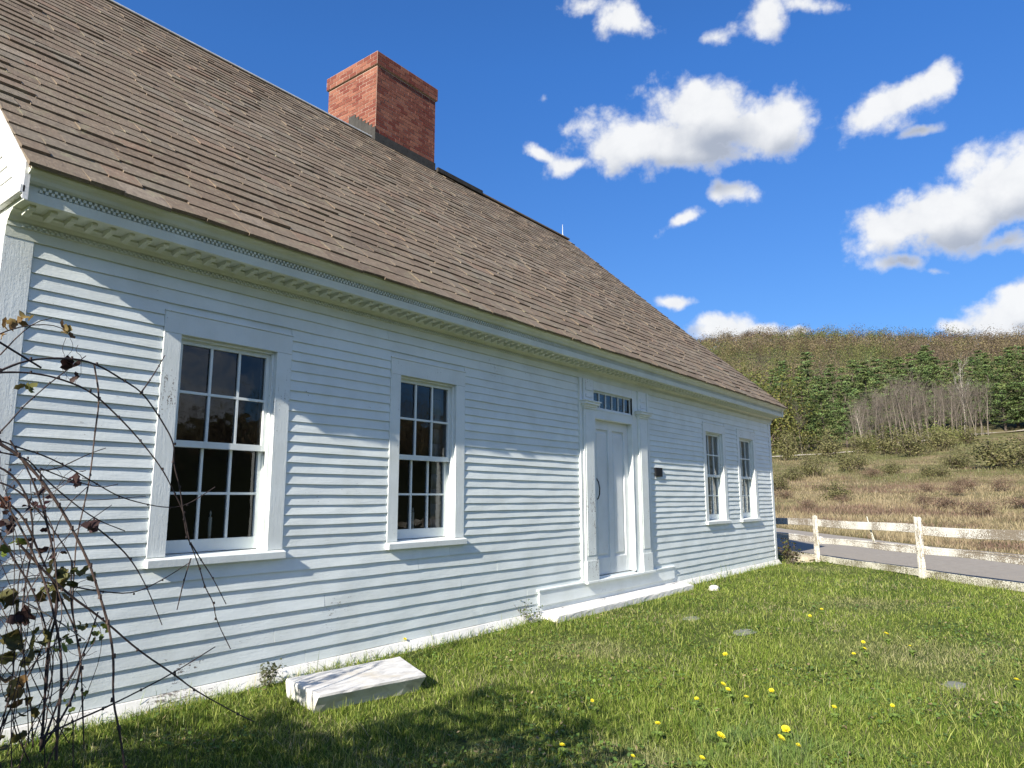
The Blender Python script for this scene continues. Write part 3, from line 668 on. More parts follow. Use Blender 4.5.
# ---------------------------------------------------------------- things at and in the house
def candle(x, y, zb, label):
    t = empty('candle', (x, y, zb), label, 'candle', 'white window candles')
    mb = MB(); mb.lathe(0, 0, [(.045, 0), (.045, .01), (.02, .02), (.016, .045), (.022, .05)], 14); mb.build('holder', M['candle'], t)
    mb = MB(); mb.lathe(0, 0, [(.0125, .05), (.0125, .225), (.006, .23), (.004, .238), (.007, .25), (.005, .265), (.001, .275)], 12); mb.build('taper', M['candle'], t, smooth=True)
candle(2.745, .19, Z(ZS)+.0165, 'white candle behind the lower panes of the window nearest the vines')
candle(4.775, .19, Z(ZS)+.0165, 'white candle behind the lower panes of the second window from the vines')
def curtain(x0, x1, z0, z1, y, label):
    mb = MB(); n = 28; k = 10
    P = lambda i, j: (x0+(x1-x0)*(i/n)*(1-.25*math.sin(j/k*3.1)*.3), y+.018*math.sin(i*1.5+.4*math.sin(j*.9))*(1+.3*math.sin(j)), z0+(z1-z0)*j/k)
    for i in range(n):
        for j in range(k): mb.quad(P(i, j), P(i+1, j), P(i+1, j+1), P(i, j+1))
    o = mb.build('curtain', M['curtain'], smooth=True); o.modifiers.new('thick', 'SOLIDIFY').thickness = .002
    tag(o, label, 'curtain', 'white curtains behind the far windows')
for i, nm in ((2, 'third window, beside the last one'), (3, 'last window, beside the far house corner')):
    a, b = OPN[i]; curtain(b-.36, b+.05, Z(ZS)+.03, Z(1.12), .19, 'white curtain hanging at the right of the '+nm)
    curtain(a-.05, a+.16, Z(.0), Z(1.12), .19, 'narrow white curtain at the left of the '+nm)
a, b = OPN[1]; curtain(b-.12, b+.05, Z(ZS)+.03, Z(1.12), .19, 'narrow pale curtain edge inside the second window from the vines')
mb = MB(); mb.box(9.47, 9.69, -.036, -.016, Z(.31), Z(.44)); pl = mb.build('wall_plaque', M['iron'], bevel=.004); tag(pl, 'small black plaque on the clapboards right of the door', 'plaque')
def rough_slab(name, pts_top, zt, zb, m, label, cat, under=0., seed=1, nx=11, ny=6, amp=.006, group=None, cut=0.):
    """a hewn slab: corners front-left, front-right, back-right, back-left"""
    rs = random.Random(seed); A, B, C, D = [Vector((p[0], p[1], 0)) for p in pts_top]; cen = (A+B+C+D)/4
    mb = MB(); ring_cache = {}
    def P(u, v, lev):
        p = A*(1-u)*(1-v)+B*u*(1-v)+C*u*v+D*(1-u)*v
        edge = min(u, 1-u, v, 1-v); s = {0: 1, 1: 1.0, 2: 1-under*.5, 3: 1-under}[lev]
        p = cen+(p-cen)*s; h = hash((round(u, 3), round(v, 3), lev, seed)); r = random.Random(h)
        z = {0: zt, 1: zt-.016, 2: (zt+zb)/2, 3: zb}[lev]
        n = Vector((r.uniform(-1, 1), r.uniform(-1, 1), r.uniform(-1, 1)))*amp*(1.6 if lev else 1)
        if v == 0: p = p+Vector((0, cut*(0, .05, .55, 1)[lev], 0))
        if lev == 0 and edge == 0: p = cen+(p-cen)*.985
        return (p.x+n.x, p.y+n.y, z+n.z*.7)
    for i in range(nx):
        for j in range(ny): u0, u1, v0, v1 = i/nx, (i+1)/nx, j/ny, (j+1)/ny; mb.quad(P(u0, v0, 0), P(u1, v0, 0), P(u1, v1, 0), P(u0, v1, 0))
    loop = [(i/nx, 0) for i in range(nx)]+[(1, j/ny) for j in range(ny)]+[(1-i/nx, 1) for i in range(nx)]+[(0, 1-j/ny) for j in range(ny)]
    for (a, b), (c, d) in zip(loop, loop[1:]+loop[:1]):
        for l in (0, 1, 2): mb.quad(P(a, b, l+1), P(c, d, l+1), P(c, d, l), P(a, b, l))
    o = mb.build(name, m, smooth=False)
    return tag(o, label, cat, group)
SLAB = [(2.90, -.94), (3.68, -1.10), (3.955, -.54), (3.02, -.42)]
rough_slab('marble_slab', SLAB, .115, -.03, M['marble'], 'worn white marble slab lying on the grass before the house', 'slab', .03, 3, amp=.0022, cut=.075)
rough_slab('door_step', [(6.46, -.315), (9.98, -.325), (10.22, -.05), (6.60, -.045)], .066, -.02, M['doorstone'], 'long white stone step on the ground under the front door', 'step', .0, 5, 40, 4, .0015)
def stone(x, y, rx, ry, h, m, label, seed):
    rs = random.Random(seed); mb = MB(); n, k = 14, 6; R = [[1+rs.uniform(-.18, .18) for _ in range(n)] for _ in range(k)]
    V = lambda i, j: (x+rx*math.cos(6.2832*j/n)*math.cos(i/k*1.571)**.6*R[i % k][j % n] if i < k else x, y+ry*math.sin(6.2832*j/n)*math.cos(i/k*1.571)**.6*R[i % k][j % n] if i < k else y, gz(x, y)-.02+(h+.02)*math.sin(i/k*1.571))
    for i in range(k):
        for j in range(n): mb.quad(V(i, j), V(i, j+1), V(i+1, j+1), V(i+1, j))
    tag(mb.build('stone', m, smooth=True), label, 'stone')
STONES = [(10.1, -.58, .10, .075, .07, 'palestone', 'small white stone in the grass near the end of the door step', 1), (7.57, -1.34, .15, .10, .012, 'greystone', 'flat grey stone in the lawn nearer the door step', 2),
          (7.15, -2.08, .19, .12, .014, 'greystone', 'flat grey stone in mid lawn, larger of the pair', 3), (6.17, -3.95, .17, .09, .010, 'greystone', 'pale grey flat stone in the lawn towards the right', 4),
          (15.75, -.28, .38, .22, .13, 'tanstone', 'tan stone in the grass at the far house corner', 5)]
for s in STONES: stone(s[0], s[1], s[2], s[3], s[4], M[s[5]], s[6], s[7])

# ---------------------------------------------------------------- fence along the lane
fence = empty('rail_fence', (FP.x, FP.y, 0), 'weathered white board fence between the lawn and the lane', 'fence'); FO = (FP.x, FP.y, 0)
def fpt(a, s, z): q = FP+ROAD_U*a+ROAD_N*s; return (q.x, q.y, gz(q.x, q.y)*.0+z)
def fbox(mb, a0, a1, s0, s1, z0, z1, tilt=0., n=1, wob=0.):
    for i in range(n):
        b0 = a0+(a1-a0)*i/n; b1 = a0+(a1-a0)*(i+1)/n; w0 = wob*math.sin(b0*2.1+z0*9); w1 = wob*math.sin(b1*2.1+z0*9); zz = lambda b: tilt*(b-a0)
        mb.hexa([fpt(b0, s0, z0+zz(b0)+w0), fpt(b1, s0, z0+zz(b1)+w1), fpt(b1, s1, z0+zz(b1)+w1), fpt(b0, s1, z0+zz(b0)+w0), fpt(b0, s0, z1+zz(b0)+w0*.7), fpt(b1, s0, z1+zz(b1)+w1*.7), fpt(b1, s1, z1+zz(b1)+w1*.7), fpt(b0, s1, z1+zz(b0)+w0*.7)])
for k in range(-2, 6):
    a = k*3.06; mb = MB()
    h = random.uniform(-.02, .02); w = .060; a += .04
    # a post of two boards with ragged tops
    for o, dw in ((-w, 0), (.006, 0)):
        p0 = fpt(a+o, -.10, -.1); tops = [.955+h+random.uniform(-.04, .05) for _ in range(2)]
        mb.hexa([fpt(a+o, -.06, -.1), fpt(a+o+w-.006, -.06, -.1), fpt(a+o+w-.006, .0, -.1), fpt(a+o, .0, -.1), fpt(a+o+.004, -.06, tops[0]), fpt(a+o+w-.010, -.06, tops[1]), fpt(a+o+w-.010, .0, tops[1]-.01), fpt(a+o+.004, .0, tops[0]-.02)])
    mb.build('post', M['fence_post'], fence, FO, bevel=.006)
for k in range(-2, 5):
    a0, a1 = k*3.06+.01, (k+1)*3.06-.01; r = random.Random(k+50); t1, t2 = r.uniform(-.006, .006), r.uniform(-.008, .008)
    mb = MB(); fbox(mb, a0, a1, .003, .042, .725, .868, t1*1.6, 6, .011); mb.build('rail', M['fence_paint'], fence, FO, bevel=.005)
    mb = MB(); fbox(mb, a0, a1, .003, .05, .395, .488, t2*1.5, 6, .011); fbox(mb, a0, a1, .003, .10, .490, .520, t2*1.5, 6, .011); mb.build('rail', M['fence_paint'], fence, FO, bevel=.005)
    mb = MB(); fbox(mb, a0, a1, .003, .045, .015, .135, 0, 6, .01); mb.build('base_rail', M['fence_low'], fence, FO, bevel=.005)
mb = MB(); mb.hexa([fpt(1.30, .052, .45), fpt(1.36, .052, .45), fpt(1.36, .07, .45), fpt(1.30, .07, .45), fpt(1.48, .052, .90), fpt(1.50, .052, .97), fpt(1.50, .07, .97), fpt(1.48, .07, .90)]); mb.build('loose_stake', M['fence_low'], fence, FO, bevel=.004)

# ---------------------------------------------------------------- the tangle of vines by the corner
VINES=[
(5,0,[(0.858,-0.95,1.652),(0.971,-0.929,1.815),(1.063,-0.908,1.903),(1.186,-0.887,1.977),(1.368,-0.866,2.013),(1.493,-0.845,2.004),(1.646,-0.824,1.937),(1.748,-0.803,1.892),(1.859,-0.782,1.773),(1.971,-0.761,1.625),(1.978,-0.739,1.524),(2.04,-0.718,1.385),(2.088,-0.697,1.204),(2.124,-0.676,1.1),(2.16,-0.655,1.06),(2.24,-0.634,0.909),(2.288,-0.613,0.8),(2.366,-0.592,0.697),(2.395,-0.571,0.599),(2.519,-0.55,0.403)]),
(4,0,[(2.179,-0.62,1.062),(2.272,-0.58,0.956),(2.379,-0.54,0.839),(2.5,-0.5,0.668)]),
(4,0,[(2.198,-0.6,0.973),(2.165,-0.6,0.85),(2.136,-0.6,0.685)]),
(5,0,[(0.845,-0.8,1.785),(0.984,-0.786,1.878),(1.101,-0.773,1.914),(1.232,-0.759,1.932),(1.361,-0.745,1.923),(1.518,-0.732,1.879),(1.676,-0.718,1.755),(1.806,-0.705,1.636),(1.946,-0.691,1.485),(2.035,-0.677,1.346),(2.103,-0.664,1.24),(2.16,-0.65,1.052)]),
(4,0,[(0.96,-0.9,1.462),(1.103,-0.867,1.619),(1.188,-0.833,1.746),(1.243,-0.8,1.808),(1.316,-0.767,1.89),(1.432,-0.733,2.008),(1.492,-0.7,2.064)]),
(4,1,[(1.535,-0.7,2.027),(1.579,-0.702,1.849),(1.569,-0.705,1.672),(1.566,-0.708,1.442),(1.548,-0.71,1.283),(1.526,-0.712,1.127),(1.53,-0.715,0.939),(1.531,-0.718,0.818),(1.558,-0.72,0.66)]),
(7,1,[(0.872,-1.0,1.735),(0.987,-1.007,1.624),(1.065,-1.014,1.559),(1.139,-1.021,1.514),(1.229,-1.029,1.413),(1.315,-1.036,1.291),(1.376,-1.043,1.185),(1.469,-1.05,1.009),(1.521,-1.057,0.861),(1.563,-1.064,0.742),(1.601,-1.071,0.583),(1.608,-1.079,0.386),(1.645,-1.086,0.255),(1.684,-1.093,0.07),(1.697,-1.1,-0.071)]),
(4,0,[(0.983,-0.9,1.586),(1.106,-0.865,1.587),(1.183,-0.83,1.561),(1.285,-0.795,1.539),(1.411,-0.76,1.492),(1.594,-0.725,1.395),(1.725,-0.69,1.329),(1.898,-0.655,1.285),(2.041,-0.62,1.266),(2.162,-0.585,1.282),(2.347,-0.55,1.39)]),
(4,0,[(1.039,-0.85,1.538),(1.123,-0.825,1.534),(1.246,-0.8,1.513),(1.317,-0.775,1.434),(1.426,-0.75,1.343),(1.596,-0.725,1.216),(1.766,-0.7,1.148)]),
(4,0,[(1.584,-0.8,1.172),(1.683,-0.75,1.106),(1.81,-0.7,0.999),(1.931,-0.65,0.837),(2.056,-0.6,0.613)]),
(5,1,[(1.188,-1.0,1.116),(1.387,-0.971,0.9),(1.591,-0.943,0.74),(1.782,-0.914,0.562),(2.002,-0.886,0.396),(2.13,-0.857,0.29),(2.418,-0.829,0.096),(2.553,-0.8,0.016)]),
(4.5,0,[(1.31,-1.1,0.298),(1.456,-1.04,0.318),(1.611,-0.98,0.329),(1.813,-0.92,0.364),(2.014,-0.86,0.405),(2.27,-0.8,0.485)]),
(5,0,[(1.388,-0.9,0.18),(1.468,-0.867,0.426),(1.564,-0.833,0.564),(1.625,-0.8,0.756)]),
(6,0,[(1.391,-0.9,0.187),(1.384,-0.908,0.406),(1.369,-0.917,0.629),(1.399,-0.925,0.85),(1.337,-0.933,1.129),(1.235,-0.942,1.406),(1.12,-0.95,1.583)]),
(6,0,[(1.395,-0.9,0.195),(1.504,-0.88,0.353),(1.55,-0.86,0.509),(1.515,-0.84,0.679),(1.483,-0.82,0.832),(1.482,-0.8,1.021)]),
(4,0,[(1.175,-0.95,0.254),(1.268,-0.94,0.478),(1.337,-0.93,0.614),(1.406,-0.92,0.894),(1.312,-0.91,1.221),(1.269,-0.9,1.454)]),
(4,2,[(1.074,-1.0,0.954),(1.136,-0.987,0.918),(1.227,-0.975,0.873),(1.395,-0.962,0.755),(1.515,-0.95,0.655)]),
(4,0,[(1.402,-0.9,0.925),(1.496,-0.83,0.892),(1.657,-0.76,0.847),(1.845,-0.69,0.812),(2.029,-0.62,0.864),(2.224,-0.55,0.946)]),
(5,0,[(1.056,-0.9,1.227),(1.137,-0.9,1.163),(1.203,-0.9,1.045),(1.296,-0.9,0.903),(1.383,-0.9,0.669),(1.391,-0.9,0.447)]),
(6,1,[(1.42,-1.0,0.158),(1.412,-1.0,0.329),(1.413,-1.0,0.501),(1.388,-1.0,0.68),(1.318,-1.0,0.909),(1.227,-1.0,1.114),(1.125,-1.0,1.293),(1.007,-1.0,1.443)]),
(5,0,[(1.038,-0.8,1.495),(1.175,-0.81,1.453),(1.267,-0.82,1.314),(1.298,-0.83,1.127),(1.275,-0.84,0.901),(1.277,-0.85,0.679)]),
(4,0,[(1.079,-0.75,1.415),(1.214,-0.76,1.38),(1.321,-0.77,1.266),(1.416,-0.78,1.139),(1.496,-0.79,1.01),(1.504,-0.8,0.828)]),
(5,1,[(0.993,-0.95,1.358),(1.133,-0.943,1.315),(1.222,-0.936,1.224),(1.296,-0.929,1.058),(1.409,-0.921,0.848),(1.507,-0.914,0.652),(1.54,-0.907,0.418),(1.575,-0.9,0.148)]),
(3,0,[(1.228,-0.9,1.453),(1.358,-0.825,1.458),(1.492,-0.75,1.525),(1.585,-0.675,1.564),(1.673,-0.6,1.593)]),
(3,0,[(1.301,-0.8,1.467),(1.462,-0.733,1.414),(1.635,-0.667,1.376),(1.752,-0.6,1.399)]),
(3.5,1,[(1.419,-0.9,0.103),(1.465,-0.9,0.233),(1.509,-0.9,0.356),(1.535,-0.9,0.071)]),
(2.2,1,[(1.402,-0.8,1.314),(1.613,-0.733,1.313),(1.766,-0.667,1.323),(1.908,-0.6,1.334)]),
(3,0,[(1.358,-0.85,1.032),(1.428,-0.8,1.12),(1.567,-0.75,1.212),(1.688,-0.7,1.287)]),
(4,0,[(1.784,-0.7,1.895),(1.855,-0.65,1.988),(1.922,-0.6,2.086),(1.976,-0.55,2.166)]),
(3,0,[(1.012,-0.9,2.045),(1.104,-0.888,2.112),(1.211,-0.875,2.154),(1.293,-0.862,2.162),(1.354,-0.85,2.135)]),
(3,1,[(1.072,-0.85,1.982),(1.146,-0.833,2.099),(1.212,-0.817,2.174),(1.284,-0.8,2.211)]),
(1.2,0,[(1.355,-0.8,2.122),(1.349,-0.793,2.091),(1.348,-0.786,2.061),(1.366,-0.779,2.034),(1.361,-0.771,2.003),(1.362,-0.764,1.973),(1.382,-0.757,1.946),(1.411,-0.75,1.919)]),
(1.2,0,[(1.373,-0.8,2.125),(1.392,-0.793,2.098),(1.396,-0.786,2.069),(1.376,-0.779,2.035),(1.396,-0.771,2.008),(1.389,-0.764,1.977),(1.39,-0.757,1.947),(1.392,-0.75,1.917)]),
(1.2,0,[(1.413,-0.8,2.096),(1.405,-0.793,2.064),(1.443,-0.786,2.04),(1.444,-0.779,2.009),(1.448,-0.771,1.979),(1.454,-0.764,1.949),(1.431,-0.757,1.916),(1.442,-0.75,1.887)]),
(3.2,1,[(1.368,-0.856,0.129),(1.292,-0.88,0.275),(1.259,-0.905,0.364),(1.279,-0.929,0.468),(1.271,-0.953,0.54),(1.317,-0.977,0.611),(1.386,-1.001,0.679),(1.455,-1.026,0.7)]),
(2,0,[(1.139,-1.068,0.224),(1.122,-1.049,0.449),(1.1,-1.03,0.674),(1.083,-1.011,0.855),(1.06,-0.992,1.048),(1.048,-0.973,1.222),(1.01,-0.954,1.354),(0.953,-0.935,1.515)]),
(2,0,[(1.226,-1.222,0.317),(1.196,-1.231,0.535),(1.16,-1.239,0.736),(1.109,-1.248,0.859),(1.097,-1.256,1.028),(1.079,-1.264,1.157),(1.053,-1.273,1.291),(1.015,-1.281,1.377)]),
(2.5,1,[(1.569,-0.741,0.141),(1.414,-0.73,0.41),(1.306,-0.719,0.675),(1.194,-0.708,0.891),(1.125,-0.697,1.051),(1.064,-0.686,1.254),(1.038,-0.676,1.399),(1.037,-0.665,1.529)]),
(1.6,1,[(1.118,-0.962,0.318),(1.067,-0.97,0.497),(1.043,-0.978,0.626),(1.059,-0.986,0.721),(1.063,-0.994,0.854),(1.087,-1.002,0.929),(1.123,-1.01,1.048),(1.195,-1.018,1.069)]),
(2.5,0,[(1.201,-1.057,0.168),(1.162,-1.031,0.3),(1.146,-1.005,0.371),(1.169,-0.978,0.461),(1.174,-0.952,0.527),(1.229,-0.925,0.592),(1.278,-0.899,0.642),(1.351,-0.872,0.638)]),
(3.2,0,[(1.418,-0.731,0.158),(1.381,-0.761,0.368),(1.331,-0.791,0.521),(1.292,-0.822,0.703),(1.253,-0.852,0.818),(1.233,-0.882,0.966),(1.245,-0.912,1.08),(1.239,-0.942,1.147)]),
(2.5,1,[(1.238,-1.223,0.336),(1.288,-1.229,0.539),(1.277,-1.235,0.707),(1.302,-1.241,0.835),(1.26,-1.247,0.957),(1.239,-1.253,1.096),(1.216,-1.259,1.226),(1.14,-1.265,1.289)]),
(3.2,0,[(1.473,-0.646,0.132),(1.497,-0.644,0.221),(1.495,-0.643,0.293),(1.51,-0.641,0.363),(1.506,-0.64,0.433),(1.483,-0.638,0.542),(1.498,-0.637,0.593),(1.457,-0.635,0.587)]),
(2,0,[(1.104,-1.249,0.343),(1.142,-1.264,0.536),(1.157,-1.28,0.712),(1.155,-1.295,0.87),(1.114,-1.31,1.016),(1.071,-1.326,1.169),(1.027,-1.341,1.261),(0.95,-1.356,1.373)]),
(1.6,0,[(1.388,-1.2,0.278),(1.414,-1.223,0.428),(1.434,-1.247,0.512),(1.455,-1.27,0.625),(1.444,-1.294,0.741),(1.394,-1.317,0.804),(1.328,-1.34,0.908),(1.295,-1.364,0.933)]),
(2.5,0,[(1.353,-0.696,0.053),(1.343,-0.667,0.213),(1.345,-0.639,0.333),(1.364,-0.611,0.428),(1.342,-0.582,0.539),(1.333,-0.554,0.631),(1.311,-0.525,0.722),(1.256,-0.497,0.763)]),
(1.6,0,[(1.149,-1.232,0.3),(1.166,-1.239,0.466),(1.152,-1.246,0.606),(1.187,-1.254,0.736),(1.192,-1.261,0.869),(1.22,-1.268,0.988),(1.242,-1.276,1.079),(1.284,-1.283,1.189)]),
(1.6,0,[(1.263,-1.09,0.24),(1.203,-1.09,0.424),(1.141,-1.09,0.536),(1.138,-1.09,0.669),(1.144,-1.09,0.802),(1.159,-1.09,0.898),(1.219,-1.089,0.973),(1.305,-1.089,1.049)]),
(1.6,1,[(1.177,-0.681,0.129),(1.159,-0.652,0.37),(1.128,-0.623,0.609),(1.132,-0.593,0.825),(1.172,-0.564,1.018),(1.217,-0.535,1.199),(1.249,-0.505,1.341),(1.364,-0.476,1.521)]),
(2.5,1,[(1.341,-0.806,0.104),(1.371,-0.797,0.239),(1.407,-0.788,0.357),(1.454,-0.779,0.47),(1.454,-0.77,0.56),(1.408,-0.761,0.673),(1.381,-0.752,0.787),(1.314,-0.743,0.822)]),
(1.6,0,[(1.24,-0.822,0.134),(1.324,-0.853,0.222),(1.387,-0.883,0.35),(1.461,-0.914,0.414),(1.491,-0.945,0.496),(1.493,-0.975,0.597),(1.484,-1.006,0.639),(1.496,-1.036,0.679)]),
(2,1,[(1.047,-1.243,0.386),(1.14,-1.256,0.435),(1.238,-1.269,0.48),(1.331,-1.281,0.547),(1.365,-1.294,0.628),(1.4,-1.307,0.688),(1.409,-1.32,0.715),(1.395,-1.332,0.747)]),
(2,0,[(1.235,-0.659,0.155),(1.205,-0.647,0.264),(1.199,-0.635,0.362),(1.207,-0.623,0.426),(1.251,-0.611,0.471),(1.284,-0.599,0.527),(1.316,-0.587,0.551),(1.392,-0.575,0.567)]),
(2,0,[(1.575,-0.606,0.08),(1.509,-0.64,0.333),(1.427,-0.673,0.524),(1.33,-0.706,0.691),(1.265,-0.739,0.881),(1.192,-0.772,1.025),(1.122,-0.806,1.158),(1.066,-0.839,1.242)]),
(2.5,0,[(1.268,-0.606,0.196),(1.327,-0.611,0.309),(1.35,-0.616,0.434),(1.367,-0.621,0.557),(1.448,-0.626,0.672),(1.517,-0.631,0.8),(1.564,-0.636,0.887),(1.672,-0.641,0.918)]),
(3.2,0,[(1.17,-1.057,0.335),(1.207,-1.025,0.532),(1.213,-0.993,0.701),(1.237,-0.961,0.867),(1.32,-0.928,1.014),(1.358,-0.896,1.167),(1.41,-0.864,1.287),(1.521,-0.832,1.392)]),
(2.5,0,[(1.37,-1.022,0.143),(1.364,-1.006,0.24),(1.355,-0.99,0.322),(1.292,-0.974,0.425),(1.267,-0.958,0.509),(1.203,-0.942,0.576),(1.178,-0.926,0.63),(1.134,-0.91,0.648)]),
(2,1,[(0.985,-1.131,0.345),(0.961,-1.133,0.55),(0.954,-1.135,0.731),(0.991,-1.137,0.878),(1.045,-1.139,1.011),(1.085,-1.141,1.181),(1.191,-1.143,1.305),(1.313,-1.145,1.401)]),
(1,0,[(1.234,-0.656,0.565),(1.217,-0.645,0.592),(1.202,-0.635,0.62),(1.178,-0.624,0.635),(1.16,-0.614,0.661)]),
(1.3,0,[(1.093,-1.021,0.683),(1.128,-1.019,0.65),(1.148,-1.018,0.605),(1.178,-1.016,0.565),(1.202,-1.015,0.52)]),
(1,0,[(1.389,-0.687,1.488),(1.412,-0.69,1.469),(1.433,-0.693,1.446),(1.439,-0.697,1.415),(1.451,-0.7,1.385)]),
(1,0,[(1.077,-0.972,1.092),(1.132,-0.947,1.082),(1.185,-0.923,1.05),(1.244,-0.898,1.038),(1.295,-0.873,0.996)]),
(1.8,0,[(1.038,-0.867,1.533),(1.056,-0.857,1.494),(1.067,-0.848,1.453),(1.069,-0.838,1.411),(1.065,-0.829,1.371)]),
(1,0,[(1.119,-0.666,1.479),(1.128,-0.662,1.418),(1.137,-0.658,1.356),(1.144,-0.653,1.294),(1.14,-0.649,1.234)]),
(1.3,0,[(1.203,-0.67,0.832),(1.232,-0.647,0.803),(1.261,-0.624,0.771),(1.292,-0.601,0.742),(1.327,-0.577,0.718)]),
(1.8,0,[(1.189,-0.656,1.14),(1.153,-0.653,1.159),(1.133,-0.649,1.199),(1.116,-0.646,1.242),(1.083,-0.642,1.265)]),
(1.3,0,[(1.233,-0.773,0.503),(1.209,-0.756,0.557),(1.174,-0.738,0.606),(1.132,-0.721,0.643),(1.087,-0.703,0.666)]),
(1.8,0,[(1.317,-0.979,0.961),(1.271,-0.962,0.979),(1.229,-0.945,0.964),(1.198,-0.929,0.931),(1.155,-0.912,0.928)]),
(1,0,[(1.045,-1.085,1.43),(1.072,-1.064,1.419),(1.099,-1.043,1.426),(1.128,-1.023,1.427),(1.158,-1.002,1.426)]),
(1,0,[(1.255,-0.815,0.835),(1.215,-0.838,0.798),(1.175,-0.86,0.764),(1.146,-0.882,0.721),(1.15,-0.904,0.666)]),
(1,0,[(1.169,-0.768,0.478),(1.127,-0.776,0.498),(1.086,-0.784,0.509),(1.048,-0.791,0.51),(1.008,-0.799,0.522)]),
(1.8,0,[(1.087,-0.942,1.137),(1.093,-0.956,1.092),(1.119,-0.971,1.057),(1.153,-0.985,1.039),(1.188,-1.0,1.024)]),
(1.3,0,[(1.067,-0.895,1.233),(1.095,-0.875,1.184),(1.101,-0.855,1.131),(1.118,-0.835,1.078),(1.124,-0.815,1.024)]),
(1,0,[(1.369,-0.931,0.668),(1.376,-0.927,0.622),(1.383,-0.923,0.576),(1.363,-0.92,0.543),(1.35,-0.916,0.506)]),
(1,0,[(1.334,-0.949,0.544),(1.323,-0.935,0.524),(1.309,-0.922,0.509),(1.292,-0.908,0.499),(1.28,-0.894,0.481)]),
(1.3,0,[(1.162,-0.902,0.985),(1.203,-0.889,0.992),(1.246,-0.876,1.0),(1.291,-0.863,0.979),(1.327,-0.849,0.94)]),
(1.3,0,[(1.228,-1.037,0.759),(1.241,-1.023,0.718),(1.244,-1.009,0.679),(1.243,-0.996,0.641),(1.235,-0.982,0.608)]),
(1.8,0,[(1.473,-0.766,0.442),(1.512,-0.751,0.45),(1.557,-0.737,0.442),(1.603,-0.722,0.418),(1.638,-0.707,0.377)]),
(1,0,[(1.31,-0.703,0.877),(1.304,-0.725,0.927),(1.295,-0.748,0.977),(1.297,-0.771,1.023),(1.304,-0.794,1.067)]),
(1.3,0,[(1.476,-0.732,0.658),(1.501,-0.752,0.604),(1.539,-0.771,0.56),(1.59,-0.791,0.545),(1.632,-0.81,0.568)]),
(1,0,[(1.341,-0.859,1.275),(1.304,-0.873,1.246),(1.283,-0.887,1.205),(1.245,-0.901,1.181),(1.207,-0.915,1.158)]),
(1,0,[(1.098,-0.842,1.024),(1.071,-0.836,0.997),(1.034,-0.83,0.996),(1.0,-0.824,0.985),(0.965,-0.818,0.983)]),
(1.8,0,[(1.187,-0.694,1.486),(1.212,-0.7,1.479),(1.234,-0.706,1.491),(1.259,-0.711,1.493),(1.277,-0.717,1.513)]),
(1.3,0,[(1.196,-0.708,0.613),(1.178,-0.687,0.665),(1.182,-0.666,0.719),(1.201,-0.645,0.768),(1.214,-0.624,0.821)]),
(1,0,[(1.08,-0.895,1.383),(1.112,-0.877,1.332),(1.122,-0.859,1.274),(1.14,-0.842,1.216),(1.155,-0.824,1.157)]),
(1.8,0,[(1.209,-0.79,0.917),(1.204,-0.776,0.881),(1.186,-0.762,0.855),(1.163,-0.748,0.838),(1.153,-0.734,0.805)]),
(1.8,0,[(1.471,-0.924,0.475),(1.465,-0.912,0.52),(1.465,-0.9,0.565),(1.447,-0.888,0.608),(1.452,-0.876,0.653)]),
(1,0,[(1.371,-0.797,1.521),(1.341,-0.781,1.487),(1.324,-0.765,1.441),(1.327,-0.75,1.388),(1.312,-0.734,1.341)]),
(1.3,0,[(1.203,-1.097,1.25),(1.242,-1.075,1.266),(1.27,-1.052,1.297),(1.298,-1.029,1.33),(1.34,-1.007,1.345)]),
(1.8,0,[(1.361,-0.99,0.622),(1.315,-0.992,0.601),(1.263,-0.993,0.599),(1.212,-0.995,0.631),(1.16,-0.997,0.638)]),
(1.8,0,[(1.222,-0.936,1.402),(1.232,-0.923,1.356),(1.246,-0.91,1.31),(1.268,-0.897,1.267),(1.268,-0.884,1.221)]),
(1.8,0,[(1.063,-1.031,1.06),(1.076,-1.031,1.011),(1.093,-1.032,0.963),(1.082,-1.033,0.919),(1.066,-1.033,0.879)]),
(1.3,0,[(1.421,-0.855,1.457),(1.385,-0.855,1.425),(1.368,-0.856,1.378),(1.35,-0.857,1.331),(1.354,-0.858,1.28)]),
(1,0,[(1.071,-0.86,1.302),(1.07,-0.851,1.27),(1.071,-0.841,1.237),(1.076,-0.831,1.204),(1.087,-0.821,1.17)]),
(1,0,[(1.167,-0.7,0.805),(1.184,-0.718,0.78),(1.209,-0.737,0.774),(1.233,-0.756,0.768),(1.256,-0.774,0.774)]),
(1.3,0,[(1.11,-0.932,0.776),(1.086,-0.937,0.756),(1.061,-0.942,0.74),(1.039,-0.946,0.72),(1.032,-0.951,0.687)]),
(1.3,0,[(1.201,-0.674,1.359),(1.186,-0.668,1.406),(1.175,-0.662,1.454),(1.18,-0.655,1.502),(1.168,-0.649,1.55)]),
(1,0,[(1.329,-0.798,0.687),(1.377,-0.801,0.694),(1.43,-0.805,0.687),(1.48,-0.808,0.697),(1.536,-0.812,0.688)]),
(1.3,0,[(1.207,-0.676,1.362),(1.238,-0.655,1.377),(1.273,-0.634,1.372),(1.305,-0.613,1.352),(1.341,-0.591,1.341)]),
(1.3,0,[(1.394,-0.983,0.586),(1.365,-0.996,0.64),(1.364,-1.008,0.693),(1.341,-1.02,0.747),(1.294,-1.033,0.784)]),
(1.8,0,[(1.118,-1.02,1.176),(1.071,-1.031,1.206),(1.022,-1.042,1.216),(0.979,-1.054,1.197),(0.937,-1.065,1.179)]),
(1.8,0,[(1.435,-0.75,1.414),(1.399,-0.766,1.378),(1.351,-0.782,1.366),(1.315,-0.799,1.334),(1.269,-0.815,1.324)]),
